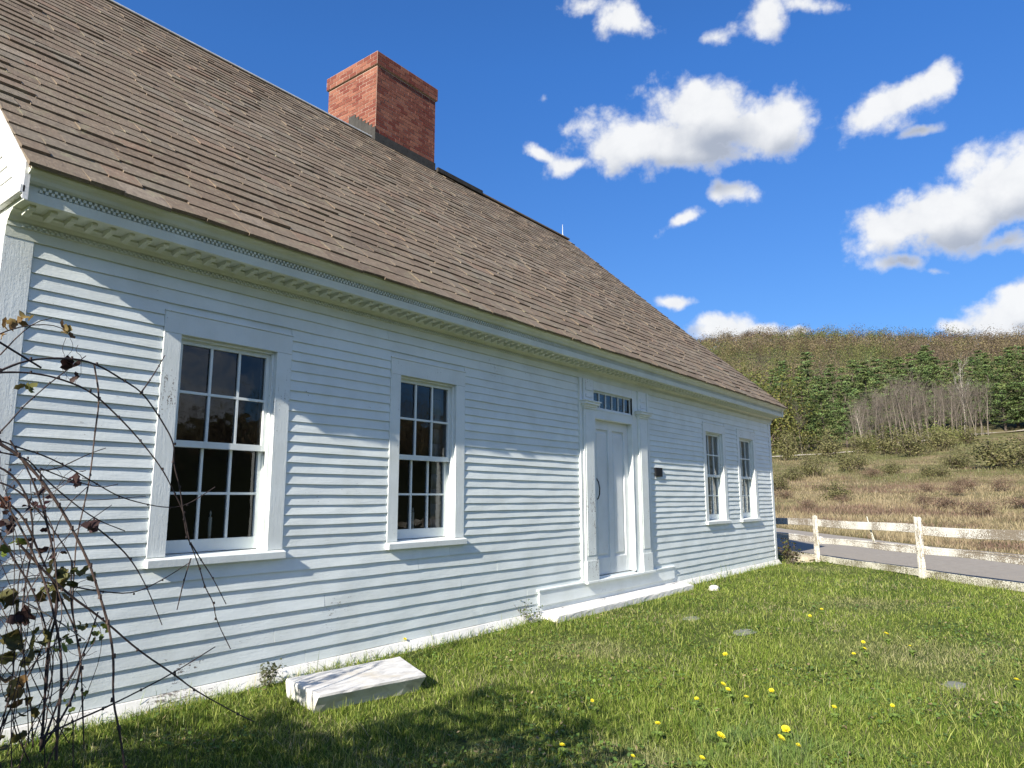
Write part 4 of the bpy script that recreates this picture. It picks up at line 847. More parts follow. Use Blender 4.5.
(1.8,0,[(1.371,-1.068,0.604),(1.356,-1.058,0.652),(1.356,-1.048,0.701),(1.357,-1.037,0.749),(1.338,-1.027,0.797)]),
(1.3,0,[(1.307,-0.889,0.679),(1.326,-0.907,0.64),(1.33,-0.925,0.598),(1.336,-0.943,0.556),(1.339,-0.961,0.514)]),
(1.8,0,[(1.122,-0.984,1.148),(1.154,-0.989,1.1),(1.195,-0.994,1.062),(1.24,-0.999,1.028),(1.292,-1.004,1.02)]),
(1.3,0,[(1.495,-0.763,0.524),(1.486,-0.758,0.585),(1.512,-0.754,0.634),(1.515,-0.749,0.694),(1.486,-0.744,0.754)]),
(1.3,0,[(1.13,-0.957,0.545),(1.155,-0.974,0.528),(1.181,-0.991,0.527),(1.209,-1.008,0.521),(1.23,-1.024,0.537)]),
(1,0,[(1.205,-0.849,1.145),(1.188,-0.837,1.107),(1.174,-0.825,1.067),(1.155,-0.812,1.032),(1.137,-0.8,0.997)]),
(1,0,[(1.287,-0.724,0.582),(1.3,-0.702,0.638),(1.335,-0.681,0.681),(1.384,-0.659,0.71),(1.45,-0.637,0.712)]),
(1.3,0,[(1.236,-0.815,0.469),(1.219,-0.832,0.45),(1.216,-0.85,0.424),(1.21,-0.867,0.398),(1.214,-0.884,0.372)]),
(1.3,0,[(1.442,-0.685,0.514),(1.437,-0.705,0.575),(1.399,-0.725,0.635),(1.361,-0.745,0.694),(1.314,-0.765,0.744)]),
(1.8,0,[(1.237,-0.826,0.657),(1.221,-0.801,0.696),(1.198,-0.777,0.729),(1.165,-0.752,0.737),(1.14,-0.728,0.768)]),
(1,0,[(1.075,-1.023,0.942),(1.093,-1.023,0.981),(1.119,-1.023,1.014),(1.143,-1.023,1.048),(1.148,-1.023,1.096)]),
(1.8,0,[(1.5,-0.805,0.862),(1.512,-0.812,0.887),(1.537,-0.819,0.893),(1.564,-0.826,0.892),(1.59,-0.833,0.878)]),
]
LEAVES=[
((1.135,-0.903,2.176),0.035,0),
((1.188,-0.816,2.188),0.026,0),
((1.146,-0.843,2.157),0.041,0),
((1.139,-0.848,2.163),0.037,0),
((1.093,-0.876,2.146),0.035,0),
((1.094,-0.877,2.126),0.037,0),
((1.111,-0.866,2.134),0.035,0),
((1.347,-0.831,2.168),0.039,0),
((1.332,-0.846,2.143),0.038,0),
((1.319,-0.851,2.175),0.034,0),
((1.369,-0.832,2.135),0.029,0),
((1.36,-0.765,2.169),0.028,0),
((1.067,-0.878,2.074),0.026,0),
((1.088,-0.813,2.145),0.035,0),
((1.079,-0.863,2.113),0.028,0),
((1.066,-0.863,2.071),0.036,0),
((1.219,-0.835,1.853),0.04,1),
((1.156,-0.874,1.845),0.031,1),
((1.201,-0.852,1.847),0.039,1),
((1.203,-0.858,1.839),0.043,1),
((1.376,-0.782,1.992),0.06,3),
((1.426,-0.734,2.006),0.05,3),
((1.386,-0.768,2.0),0.053,3),
((1.437,-0.724,1.929),0.03,3),
((1.458,-0.691,1.958),0.026,3),
((1.473,-0.74,1.407),0.034,3),
((1.517,-0.665,1.428),0.041,3),
((1.535,-0.735,1.423),0.038,3),
((1.495,-0.665,1.424),0.031,3),
((1.525,-0.712,1.458),0.027,3),
((1.491,-0.746,1.427),0.041,3),
((1.501,-0.713,1.396),0.038,3),
((1.493,-0.752,1.394),0.029,3),
((1.593,-0.688,1.192),0.06,3),
((1.608,-0.684,1.172),0.045,3),
((1.622,-0.645,1.174),0.055,3),
((1.355,-0.908,1.015),0.035,1),
((1.364,-0.861,0.93),0.042,1),
((1.421,-0.867,0.987),0.031,1),
((1.409,-0.921,0.981),0.031,1),
((1.373,-0.917,0.964),0.04,1),
((1.389,-0.951,0.932),0.036,1),
((1.399,-0.928,0.97),0.031,1),
((1.34,-0.938,0.985),0.046,1),
((1.399,-0.949,0.951),0.045,1),
((1.437,-0.935,0.923),0.035,1),
((1.448,-0.916,0.913),0.048,1),
((1.379,-0.905,0.986),0.04,1),
((1.461,-0.884,0.975),0.028,1),
((1.57,-0.834,0.939),0.034,1),
((1.559,-0.814,0.937),0.03,1),
((1.491,-0.889,0.962),0.026,1),
((1.55,-0.881,0.931),0.034,1),
((1.477,-0.891,0.965),0.033,1),
((1.526,-0.853,0.972),0.037,1),
((1.537,-0.846,0.981),0.026,1),
((1.451,-0.878,0.854),0.043,1),
((1.39,-0.913,0.914),0.041,1),
((1.387,-0.927,0.972),0.034,1),
((1.383,-0.841,0.847),0.033,1),
((1.404,-0.853,0.86),0.046,1),
((1.336,-0.872,0.863),0.054,1),
((1.442,-0.878,0.966),0.051,1),
((1.372,-0.847,0.893),0.055,1),
((1.223,-0.901,1.129),0.033,2),
((1.161,-0.88,1.08),0.04,2),
((1.188,-0.906,1.121),0.031,2),
((1.226,-0.916,1.117),0.034,2),
((1.225,-0.875,1.126),0.031,2),
((1.151,-0.936,1.1),0.038,2),
((1.459,-0.897,0.717),0.036,2),
((1.48,-0.856,0.651),0.035,2),
((1.434,-0.949,0.637),0.038,2),
((1.415,-0.883,0.624),0.034,2),
((1.418,-0.84,0.654),0.035,2),
((1.408,-0.957,0.675),0.028,2),
((1.552,-0.945,0.646),0.026,2),
((1.602,-0.925,0.71),0.021,2),
((1.638,-0.893,0.676),0.021,2),
((1.577,-0.877,0.703),0.022,2),
((1.621,-0.878,0.641),0.029,2),
((1.575,-0.914,0.673),0.028,2),
((1.627,-0.905,0.696),0.028,2),
((1.506,-0.907,0.706),0.029,1),
((1.499,-0.869,0.705),0.03,1),
((1.569,-0.817,0.701),0.018,1),
((1.534,-0.823,0.719),0.021,1),
((1.201,-0.952,0.64),0.051,1),
((1.204,-1.008,0.713),0.061,1),
((1.275,-0.982,0.679),0.059,1),
((1.197,-0.966,0.631),0.054,1),
((1.198,-1.012,0.732),0.038,1),
((1.208,-0.996,0.746),0.044,1),
((1.204,-1.037,0.692),0.051,1),
((1.109,-1.058,0.68),0.061,1),
((1.262,-1.057,0.641),0.045,1),
((1.198,-1.037,0.682),0.039,1),
((1.329,-1.0,0.701),0.049,1),
((1.307,-1.006,0.679),0.047,1),
((1.283,-1.016,0.642),0.037,1),
((1.147,-0.955,0.492),0.038,0),
((1.167,-0.945,0.449),0.044,0),
((1.224,-1.025,0.444),0.053,0),
((1.211,-1.025,0.514),0.051,0),
((1.239,-0.991,0.472),0.047,0),
((1.19,-0.99,0.55),0.057,0),
((1.202,-1.026,0.489),0.04,0),
((1.266,-0.953,0.52),0.046,0),
((1.262,-0.968,0.814),0.058,3),
((1.219,-1.021,0.795),0.042,3),
((1.219,-0.95,0.789),0.042,3),
((1.249,-0.966,0.784),0.044,3),
((1.184,-1.054,0.809),0.051,3),
((1.202,-1.049,0.808),0.052,3),
((1.163,-1.031,0.866),0.046,1),
((1.126,-1.046,0.884),0.037,1),
((1.133,-1.038,0.908),0.052,1),
((1.16,-0.943,0.886),0.045,1),
((1.189,-1.028,0.853),0.052,1),
((1.16,-1.044,0.898),0.048,1),
((1.143,-1.001,0.885),0.035,1),
((1.147,-0.948,0.872),0.047,1),
((1.223,-0.999,0.44),0.03,1),
((1.229,-0.947,0.454),0.033,1),
((1.22,-0.945,0.535),0.023,1),
((1.282,-0.988,0.449),0.021,1),
((1.308,-1.016,0.39),0.037,1),
((1.292,-0.989,0.435),0.031,1),
((1.172,-0.942,0.454),0.027,1),
((1.099,-1.001,1.216),0.031,3),
((1.146,-0.988,1.19),0.041,3),
((1.181,-0.89,1.228),0.034,3),
((1.115,-0.992,1.217),0.037,3),
((1.128,-0.983,1.262),0.029,3),
((1.16,-0.944,1.215),0.028,3),
((1.134,-0.982,1.29),0.029,4),
((1.131,-0.921,1.312),0.029,4),
((1.127,-0.969,1.321),0.033,4),
((1.129,-0.943,1.322),0.035,4),
((1.12,-0.979,1.292),0.044,4),
((1.292,-0.925,1.372),0.027,3),
((1.319,-0.891,1.328),0.022,3),
((1.266,-0.934,1.353),0.029,3),
((1.283,-0.917,1.281),0.028,3),
((1.275,-0.86,1.295),0.03,3),
((1.22,-0.948,1.279),0.026,3),
((1.262,-0.856,1.281),0.028,3),
((1.24,-0.867,1.287),0.026,3),
((1.235,-0.958,1.345),0.022,3),
((1.302,-0.933,1.303),0.03,3),
((1.32,-0.872,1.176),0.026,3),
((1.364,-0.893,1.049),0.025,3),
((1.244,-0.953,1.065),0.035,3),
((1.405,-0.896,1.064),0.023,3),
((1.32,-0.888,1.084),0.034,3),
((1.34,-0.89,1.153),0.034,3),
((1.349,-0.931,1.054),0.031,3),
((1.273,-0.858,1.129),0.023,3),
((1.619,-0.585,0.164),0.024,2),
((1.627,-0.59,0.255),0.023,2),
((1.583,-0.607,0.316),0.022,2),
((1.626,-0.613,0.322),0.024,2),
((1.58,-0.64,0.394),0.019,2),
((1.547,-0.601,0.29),0.015,2),
((1.619,-0.637,0.365),0.021,2),
((1.603,-0.59,0.282),0.014,2),
((1.672,-0.628,0.334),0.024,2),
((1.612,-0.573,0.307),0.015,2),
((1.297,-0.881,0.582),0.043,1),
((1.322,-0.894,0.722),0.026,1),
((1.273,-0.882,0.762),0.026,1),
((1.191,-0.955,0.702),0.037,1),
((1.472,-0.844,0.666),0.026,1),
((1.217,-0.906,0.772),0.04,1),
((1.276,-0.884,0.666),0.041,1),
((1.232,-0.942,0.246),0.037,1),
((1.317,-0.883,0.268),0.036,1),
((1.284,-0.873,0.275),0.029,1),
((1.279,-0.933,0.271),0.034,1),
((1.232,-0.883,0.276),0.027,1),
((1.279,-0.958,0.376),0.032,1),
]

VC = [(.045, .032, .030), (.085, .058, .048), (.42, .36, .27)]
vine = empty('vine_thicket', (1.55, -.9, 0), 'tangle of dark bare vines with withered leaves at the house corner', 'vine'); VO = Vector((1.55, -.9, 0))
M['cane'] = [simple('dark_cane', VC[0], .7, .4, 30), simple('reddish_cane', VC[1], .7, .35, 30), simple('dry_cane', VC[2], .7, .3, 30)]
big = [v for v in VINES if v[0] >= 4]; small = [v for v in VINES if v[0] < 4]
def smooth_path(p, it=2):
    for _ in range(it):
        q = [p[0]]
        for a, b in zip(p, p[1:]): q += [tuple(.75*x+.25*y for x, y in zip(a, b)), tuple(.25*x+.75*y for x, y in zip(a, b))]
        p = q+[p[-1]]
    return p
for r, k, p in big:
    mb = MB(); mb.tube(smooth_path(p), r*.00108, r*.0006, 6, .5, .12)
    for i in range(1, len(p)-1): # nodes on the cane
        q = Vector(p[i]); mb.tube([q-Vector((0, 0, r*.0012)), q, q+Vector((0, 0, r*.0016))], r*.0014, r*.0011, 5)
    mb.build('cane', M['cane'][k], vine, VO)
for k in (0, 1):
    mb = MB()
    for r, kk, p in small:
        if kk == k: mb.tube(smooth_path(p, 1), r*.00115, r*.0007, 4)
    # off to the left of the picture the same thicket goes on, bushier
    if k == 0:
        ob = MB()
        for i in range(230):
            y = random.uniform(-3.3, -.6); x = random.uniform(-1.6, .25)
            if x > .29*(y+4.7)-.35: x -= 1.0
            a = random.uniform(0, 6.28); p = [(x, y, 0)]; h = random.uniform(.6, 0.85 if y > -1.5 else 1.95)
            for j in range(6): x += .07*math.cos(a)*j*.45; y += .05*math.sin(a)*j*.45; p.append((x, y, h*math.sin((j+1)/6*1.9)))
            ob.tube(p, .006, .002, 4)
        ob.build('outer_twigs', M['cane'][0], vine, VO)
    mb.build('twigs', M['cane'][k], vine, VO)
LC = [(.22, .145, .055), (.12, .11, .035), (.15, .20, .035), (.05, .028, .026), (.16, .055, .035)]
def leaf_mesh(items, name, m, parent, org):
    V, F, C = [], [], []; R = NR
    for (p, s, c) in items:
        s *= .85
        n = R.normal(size=3); n /= np.linalg.norm(n); t = np.cross(n, R.normal(size=3)); t /= np.linalg.norm(t); b = np.cross(n, t); p = np.array(p)-np.array(org)
        curl = R.uniform(-.5, .7); base = len(V)
        out = [(-.9, 0, 0), (-.35, .55, .12), (.05, .42, .2), (.45, .62, .1), (1., 0, -.15), (.45, -.62, .1), (.05, -.42, .2), (-.35, -.55, .12), (0, 0, -.05)]
        for u, v, w in out: V.append(p+s*(t*u+b*v+n*(w+curl*u*u*.6)))
        for i in range(0, 8, 2): F.append((base+8, base+i, base+i+1, base+(i+2) % 8))
        col = np.array(LC[c])*R.uniform(.6, 1.35)*np.array([1, R.uniform(.85, 1.15), 1]); C += [col]*9
    return np_mesh(name, np.array(V), np.array(F), np.array(C), m, parent)
for nm, cs in (('withered_leaves', (0, 1, 3, 4)), ('green_leaves', (2,))):
    it = [l for l in LEAVES if l[2] in cs]
    if nm == 'withered_leaves':
        for i in range(15000):
            y = random.uniform(-3.3, -.6); x = random.uniform(-1.4, .4); z = random.uniform(0, 1)**1.2*(1.22 if y > -1.35 else 2.25)
            if x > .29*(y+4.7)-.25: continue
            if fbm(x*2+9, y*2+z*1.7, .9, 3, 77) < .29: continue
            if x+1.78*z > 2.72 and -1.35 < y+.28*z < -.2: continue
            it.append(((x, y, z), random.uniform(.03, .055), random.choice([0, 1, 1, 1])))
    leaf_mesh(it, nm, M['leaf'], vine, VO)

# ---------------------------------------------------------------- grass
def blades(name, x, y, L, W, col, label, cat, lean=.55, mat_=None, curl=.5):
    n = len(x); a = NR.uniform(0, 2*np.pi, n); b = NR.uniform(0, 2*np.pi, n); z = ground_z(x, y)-.004
    le = np.abs(NR.normal(0, lean, n)); wx, wy = np.cos(a)*W/2, np.sin(a)*W/2; dx, dy = np.cos(b)*np.sin(le), np.sin(b)*np.sin(le); dz = np.cos(le)
    V = np.empty((n, 5, 3)); m1 = .5
    for i, (s, hw) in enumerate(((-1, 0), (1, 0), (1, m1), (-1, m1), (0, 1))):
        wid = 1 if hw == 0 else .75
        V[:, i, 0] = x+s*wx*wid+dx*L*hw*(1+curl*hw); V[:, i, 1] = y+s*wy*wid+dy*L*hw*(1+curl*hw); V[:, i, 2] = z+dz*L*hw*(1-.25*curl*hw*le)
    idx = np.arange(n)[:, None]*5
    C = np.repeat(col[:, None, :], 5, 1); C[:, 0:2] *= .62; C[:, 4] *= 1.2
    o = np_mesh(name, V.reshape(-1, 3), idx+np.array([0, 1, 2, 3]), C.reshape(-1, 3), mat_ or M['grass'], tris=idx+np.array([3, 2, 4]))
    return tag(o, label, cat, kind='stuff')
def lawn():
    n = 820000; r = NR.uniform(0, 1, n); d = 2.2*np.power(19/2.2, r); az = np.radians(NR.uniform(6, 102, n))   # log-uniform in distance: even in the eye, true in area
    x = d*np.sin(az); y = -4.7+d*np.cos(az); s = (x-FP.x)*ROAD_N.x+(y-FP.y)*ROAD_N.y
    ok = (y < -.045) | (x > X1+.05) | (x < X0-.05)
    ok &= (s < .55)&(y < 3.5)
    def inq(px, py, q):
        r = np.ones_like(px, bool)
        for (ax, ay), (bx, by) in zip(q, q[1:]+q[:1]): r &= ((bx-ax)*(py-ay)-(by-ay)*(px-ax)) > 0
        return r
    ok &= ~inq(x, y, [(2.92, -.91), (3.67, -1.05), (3.93, -.55), (3.03, -.44)]); ok &= ~inq(x, y, [(6.44, -.32), (9.93, -.33), (10.17, -.02), (6.58, -.02)])
    for st in STONES: ok &= (((x-st[0])/st[2])**2+((y-st[1])/st[3])**2) > .16
    patch = fbm(x, y, .9, 4, 21); bare = fbm(x, y, .35, 3, 31)
    ok &= ~((bare > .66)&(NR.uniform(0, 1, n) < .8))
    x, y, d, patch, bare = x[ok], y[ok], d[ok], patch[ok], bare[ok]; n = len(x); hgt = fbm(x, y, .5, 3, 41); wall = np.exp(-np.abs(y+.05)*5)*(x > 1)*(x < 15)
    L = (.018+.040*np.clip(hgt-.15, 0, 1))*NR.lognormal(0, .42, n)*(1+.8*wall)*(1+.025*d); W = NR.uniform(.0016, .0034, n)*(1+.16*d)
    g = NR.uniform(0, 1, n); dark = np.array([.095, .165, .02]); mid = np.array([.235, .325, .045]); yel = np.array([.43, .48, .12]); straw = np.array([.52, .47, .26])
    t = np.clip((patch-.25)*2.0+NR.normal(0, .28, n), 0, 1)[:, None]
    col = dark*(1-t)+mid*t; k = (g > .66)[:, None]; col = np.where(k, yel, col)
    sp = np.clip((fbm(x, y, .7, 3, 51)-.45)*1.3, .02, .4); k = (NR.uniform(0, 1, n) < sp*.75)[:, None]; col = np.where(k, straw*NR.uniform(.7, 1.1, (n, 1)), col)
    col = col*NR.uniform(.6, 1.1, (n, 1))
    for cx, cy, rr in ((3.42, -2.86, .20), (3.05, -2.2, .16), (14.2, -1.0, .5), (9.8, -2.6, .5), (7.0, -3.6, .6), (5.6, -1.3, .35)):   # thin, strawy patches
        w_ = (np.exp(-((x-cx)**2+(y-cy)**2)/rr**2)*NR.uniform(.1, 1.2, n))[:, None]; w_ = np.clip(w_, 0, .85); col = col*(1-w_)+straw*NR.uniform(.6, 1., (n, 1))*w_; L = L*(1-.35*w_[:, 0])
    for cx, cy, rr, gain in ((4.0, -3.38, .42, 1.0), (3.75, -2.95, .25, .6), (5.2, -3.6, .3, .5)):   # lusher blue-green tufts
        w_ = np.exp(-((x-cx)**2+(y-cy)**2)/rr**2)*gain*(fbm(x, y, .16, 2, 81) > .40); L = L*(1+1.3*w_); col = col*(1-w_[:, None]*.6)+np.array([.15, .25, .09])*w_[:, None]*.6
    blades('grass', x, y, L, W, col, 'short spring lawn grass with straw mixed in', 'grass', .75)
lawn()
DAND=[
((4.197,0.576,0.022),"yellow dandelion by the wall just behind the marble slab, taller one"),
((3.885,0.296,0.02),"yellow dandelion touching the back edge of the marble slab"),
((4.485,-0.018,0.017),"yellow dandelion off the far right corner of the marble slab"),
((4.395,0.100,0.013),"small dandelion between the base board and the marble slab"),
((3.185,-2.561,0.016),"lone dandelion in the shaded grass at the bottom of the lawn"),
((3.914,-2.296,0.012),"dandelion low in the grass at the edge of the vine shadow"),
((3.736,-2.813,0.017),"orange-tinged dandelion beside a bare patch near the bottom"),
((3.259,-2.931,0.012),"small dandelion at the very bottom of the lawn in sun"),
((4.393,-2.744,0.016),"dandelion on its own left of the cluster of four"),
((5.724,-2.424,0.021),"bright round dandelion alone in mid lawn near the grey stone"),
((4.808,-2.778,0.019),"topmost dandelion of the cluster of four"),
((4.712,-2.855,0.018),"second dandelion of the cluster, just under the topmost"),
((4.618,-3.001,0.017),"lowest dandelion of the cluster of four"),
((4.903,-3.066,0.019),"upright dandelion at the right of the cluster of four"),
((4.167,-3.376,0.025),"largest dandelion, in long blue-green grass near the bottom"),
((3.931,-3.436,0.019),"dandelion just below the largest one"),
((3.929,-3.507,0.014),"small dandelion to the right of the pair at the bottom"),
((3.784,-3.168,0.023),"large dandelion left of the long blue-green grass"),
((3.454,-3.186,0.015),"dandelion closest to the bottom edge under the large one"),
((4.724,-3.491,0.015),"thin dandelion on the right in open grass"),
((4.920,-3.780,0.014),"half closed dandelion on the right, lower of two"),
((8.620,-2.439,0.021),"yellow dandelion in the far lawn before the fence, bigger one"),
((7.848,-2.507,0.019),"yellow dandelion in the far lawn, leaning left of the bigger one"),
((7.292,-3.336,0.021),"dandelion on the right in mid lawn, brightest there"),
((6.819,-3.218,0.018),"one of two dandelions side by side on the right, upper one"),
((6.621,-3.289,0.016),"one of two dandelions side by side on the right, lower one"),
((6.352,-3.247,0.017),"dandelion left of the side by side pair on the right"),
((6.941,-3.578,0.013),"faded dandelion right of the brightest one in mid lawn"),
((6.293,-4.325,0.018),"dandelion at the far right edge of the lawn"),
]

yellow = np.array([.92, .82, .05])
def dandelion(p, label, k):
    x, y, s = p; s *= 1.0; z = gz(x, y); r = random.Random(k); h = r.uniform(.065, .1)
    t = empty('dandelion', (x, y, z), label, 'dandelion', 'dandelions in the lawn'); mb = MB(); lx, ly = r.uniform(-.015, .015), r.uniform(-.015, .015)
    mb.tube([(0, 0, 0), (lx*.4, ly*.4, h*.5), (lx, ly, h)], .0018, .0015, 5); mb.build('stem', M['stemgreen'], t)
    V, F, C = [], [], []; tx, ty = r.uniform(.0, .5), r.uniform(.1, .6)
    for i in range(46):
        a = i*2.39996; u = (i/46)**.6; el = 1.45-1.25*u; R = s*(.35+.65*u); b = len(V); ca, sa = math.cos(a), math.sin(a); w = s*.17
        def q(rr, side, zz): X, Y = rr*ca-side*sa, rr*sa+side*ca; return (lx+X, ly+Y, h+zz+X*tx+Y*ty)
        V += [q(.1*s, -w*.4, 0), q(.1*s, w*.4, 0), q(R*math.cos(el*.7), w, R*math.sin(el)*1.1), q(R*math.cos(el*.7), -w, R*math.sin(el)*1.1)]; F.append((b, b+1, b+2, b+3)); C += [yellow*(1-.25*(i < 14))]*4
    LV, LF = [], []
    for i in range(9):      # leaf rosette
        a = i*.698+r.uniform(-.25, .25); Lf = r.uniform(.02, .042); ca, sa = math.cos(a), math.sin(a); b = len(LV); ns = 5
        for j in range(ns+1):
            u = j/ns; wd = .010*(.35+1.1*math.sin(u*2.6))*(1.35 if j % 2 else .75)*(1 if j < ns else .1)
            for sd in (-1, 1): X, Y = u*Lf*ca-sd*wd*sa, u*Lf*sa+sd*wd*ca; LV.append((X, Y, .008+.045*math.sin(u*2.2)))
        LF += [(b+2*j, b+2*j+1, b+2*j+3, b+2*j+2) for j in range(ns)]
    np_mesh('leaves', np.array(LV), np.array(LF), np.tile(np.array([.17, .25, .05]), (len(LV), 1)), M['leaf'], t)
    np_mesh('flower', np.array(V), np.array(F), np.array(C), M['petal'], t)
def ground_cover():
    n = 42000; d = 2.6*np.power(15/2.6, NR.uniform(0, 1, n)); az = np.radians(NR.uniform(10, 98, n)); x = d*np.sin(az); y = -4.7+d*np.cos(az)
    ok = (y < -.12)&(((x-FP.x)*ROAD_N.x+(y-FP.y)*ROAD_N.y) < .3)&(fbm(x, y, .55, 3, 33) > .47)
    for q0, q1, q2, q3 in ((2.8, 4.05, -1.2, -.35), (6.3, 10.3, -.45, 0)): ok &= ~((x > q0)&(x < q1)&(y > q2)&(y < q3))
    x, y, d = x[ok], y[ok], d[ok]; n = len(x); c = np.stack([x, y, ground_z(x, y)+NR.uniform(.012, .045, n)], -1)
    nn = NR.normal(0, .38, (n, 3)); nn[:, 2] = 1; nn /= np.linalg.norm(nn, axis=1)[:, None]; t = np.cross(nn, NR.normal(size=(n, 3))); t /= np.linalg.norm(t, axis=1)[:, None]; b = np.cross(nn, t); s = (NR.uniform(.006, .014, n)*(1+.05*d))[:, None]
    V = np.stack([c-t*s, c-b*s*.7, c+t*s, c+b*s*.7], 1).reshape(-1, 3); F = np.arange(n*4).reshape(-1, 4)
    pal = np.array([[.11, .19, .04], [.15, .23, .05], [.09, .15, .045], [.38, .30, .16], [.24, .18, .10]]); col = pal[NR.choice(5, n, p=[.4, .28, .2, .07, .05])]*NR.uniform(.75, 1.25, (n, 1))
    tag(np_mesh('clover', V, F, np.repeat(col, 4, 0), M['leaf']), 'clover and bits of dead leaf low among the lawn grass', 'clover', kind='stuff')
ground_cover()
M['stemgreen'] = simple('green_stem', (.14, .19, .05), .6, .2, 20)
for k, (p, l) in enumerate(DAND): dandelion(p, l, k)
# ---------------------------------------------------------------- weeds at the far corner and by the wall
def pos_az(a, d): x = d*math.sin(rad(a)); y = -4.7+d*math.cos(rad(a)); return x, y, gz(x, y)
def cards(cen, size, R, up=0.3, aspect=.6, out=None):
    """n random leaf cards; returns verts (n*4,3), faces"""
    n = len(cen); nn = R.normal(size=(n, 3)); nn[:, 2] += up; nn = nn if out is None else nn+out*1.6; nn /= np.linalg.norm(nn, axis=1)[:, None]
    t = np.cross(nn, R.normal(size=(n, 3))); t /= np.linalg.norm(t, axis=1)[:, None]; b = np.cross(nn, t); s = np.asarray(size)[:, None]
    V = np.stack([cen-t*s, cen-b*s*aspect+t*s*.1, cen+t*s, cen+b*s*aspect+t*s*.1], 1)
    return V.reshape(-1, 3), np.arange(n*4).reshape(-1, 4)
def tube_np(P, r0, r1, n=4):
    mb = MB(); mb.tube(P, r0, r1, n); return np.array(mb.v), [f for f in mb.f if len(f) == 4][:]
class NP:
    def __init__(s): s.V = []; s.F = []; s.C = []; s.n = 0
    def add(s, V, F, C):
        V = np.asarray(V); F = np.asarray(F); s.V.append(V); s.F.append(F+s.n); s.C.append(np.broadcast_to(C, V.shape) if np.ndim(C) == 1 else C); s.n += len(V)
    def build(s, name, m, parent=None): return np_mesh(name, np.concatenate(s.V), np.concatenate(s.F), np.concatenate(s.C), m, parent)
def grow(npz, p, d, L, r, depth, R, col, wander=.18, n=5, sides=4, kids=3, ratio=.6, spread=.6, up=.15, tips=None):
    """recursive bare branching"""
    P = [np.array(p, float)]; d = np.array(d, float)
    for i in range(n):
        d = d+R.normal(0, wander, 3)+np.array([0, 0, up]); d /= np.linalg.norm(d); P.append(P[-1]+d*L/n)
    V, F = tube_np(P, r, r*.45, sides); npz.add(V, F, col)
    if tips is not None: tips.append(P[-1])
    if depth > 0:
        for k in range(kids):
            i = R.integers(max(1, n//2-1), n+1); dd = d+R.normal(0, spread, 3); dd /= np.linalg.norm(dd)
            grow(npz, P[i], dd, L*ratio*R.uniform(.7, 1.2), r*.5, depth-1, R, col, wander, max(3, n-1), 3, kids, ratio, spread, up, tips)
# ---- white pines below the hill
def pine(seed, h, loc, label, group):
    R = np.random.default_rng(seed); t = empty('pine_tree', loc, label, 'pine tree', group)
    tr = NP(); P = [np.array([0, 0, 0.])]; k = 8
    for i in range(k): P.append(np.array([R.normal(0, .05)*i, R.normal(0, .05)*i, h*(i+1)/k*.97]))
    V, F = tube_np(P, h*.017, .03, 6); tr.add(V, F, np.array([.10, .082, .065]))
    cr = NP(); z = h*.10; base = np.array([.082, .138, .044])
    while z < h*.985:
        u = z/h; rad_ = h*.26*(1-u)**.72*(.55+.45*min(1, u*4))*R.uniform(.75, 1.2)+.25
        m = R.integers(4, 7); a0 = R.uniform(0, 6.28)
        for j in range(m):
            a = a0+6.283*j/m+R.normal(0, .25); L = rad_*R.uniform(.6, 1.25); rise = R.uniform(-.02, .32)*(.4+u)
            e = np.array([math.cos(a)*L, math.sin(a)*L, z+L*rise]); s = np.array([0, 0, z])
            if L > 1.0: V, F = tube_np([s, (s+e)/2-np.array([0, 0, .06*L]), e], .035, .012, 3); tr.add(V, F, np.array([.11, .09, .07]))
            q = int(16+L*13); w = R.uniform(.22, 1.05, q)[:, None]; c = s+(e-s)*w; c += R.normal(0, 1, (q, 3))*np.array([.34, .34, .13])*(.5+.3*L*.4)
            V, F = cards(c, R.uniform(.12, .29, q), R, .5, .42, np.repeat([[math.cos(a)*.6, math.sin(a)*.6, .5]], q, 0))
            col = base*R.uniform(.6, 1.5)*np.array([1+.35*R.random(), 1, 1]); cc = np.repeat(col*R.uniform(.65, 1.45, (q, 1)), 4, 0); cr.add(V, F, cc)
        z += h*R.uniform(.026, .05)
    tr.build('trunk', M['twig'], t); cr.build('crown', M['needle'], t); return t
PINES = [  # azimuth, distance, height
    (70.4, 140, 15.0), (71.6, 131, 13.0), (72.9, 128, 14.5), (73.7, 136, 17.0), (74.9, 127, 14.0), (75.4, 139, 18.5), (76.3, 130, 12.9), (77.0, 145, 16.3), (77.8, 139, 14.6), (78.6, 158, 18.1), (79.3, 150, 16.3),
    (80.1, 166, 18.1), (80.9, 172, 18.5), (81.6, 180, 18.9), (82.3, 176, 18.9), (83.0, 186, 19.4), (83.8, 190, 17.0), (84.5, 184, 16.3), (85.2, 183, 16.3), (86.0, 187, 16.3), (86.8, 190, 16.3), (87.5, 177, 16.3), (88.2, 181, 17.4), (88.9, 175, 17.8), (89.7, 180, 17.8), (90.6, 177, 17.8), (92.5, 181, 17.0), (95, 179, 16.3), (98, 181, 17.0),
    (66.5, 135, 14.0), (68.4, 142, 16.0), (73.3, 160, 17.0), (76.0, 168, 15.5), (79.6, 180, 17.2), (83.3, 204, 19.8), (86.4, 201, 17.0)]
pv = []
for i, (a, d, h) in enumerate(PINES):
    loc = pos_az(a, d); near = 'beside' if i % 2 else 'behind'
    side = 'left end' if a < 76 else ('middle' if a < 83.5 else 'right end')
    lab = f"dark green pine at the foot of the hill, {side} of the evergreen belt"
    if len(pv) < 6: p = pine(100+i, 18, loc, lab, 'pines below the hill'); pv.append(p); s = h/18; p.scale = (s, s, s); p.rotation_euler.z = random.uniform(0, 6)
    else: s = h/18; dup(pv[i % 6], loc, random.uniform(0, 6.28), (s*random.uniform(.95, 1.2), s*random.uniform(.95, 1.2), s), lab)
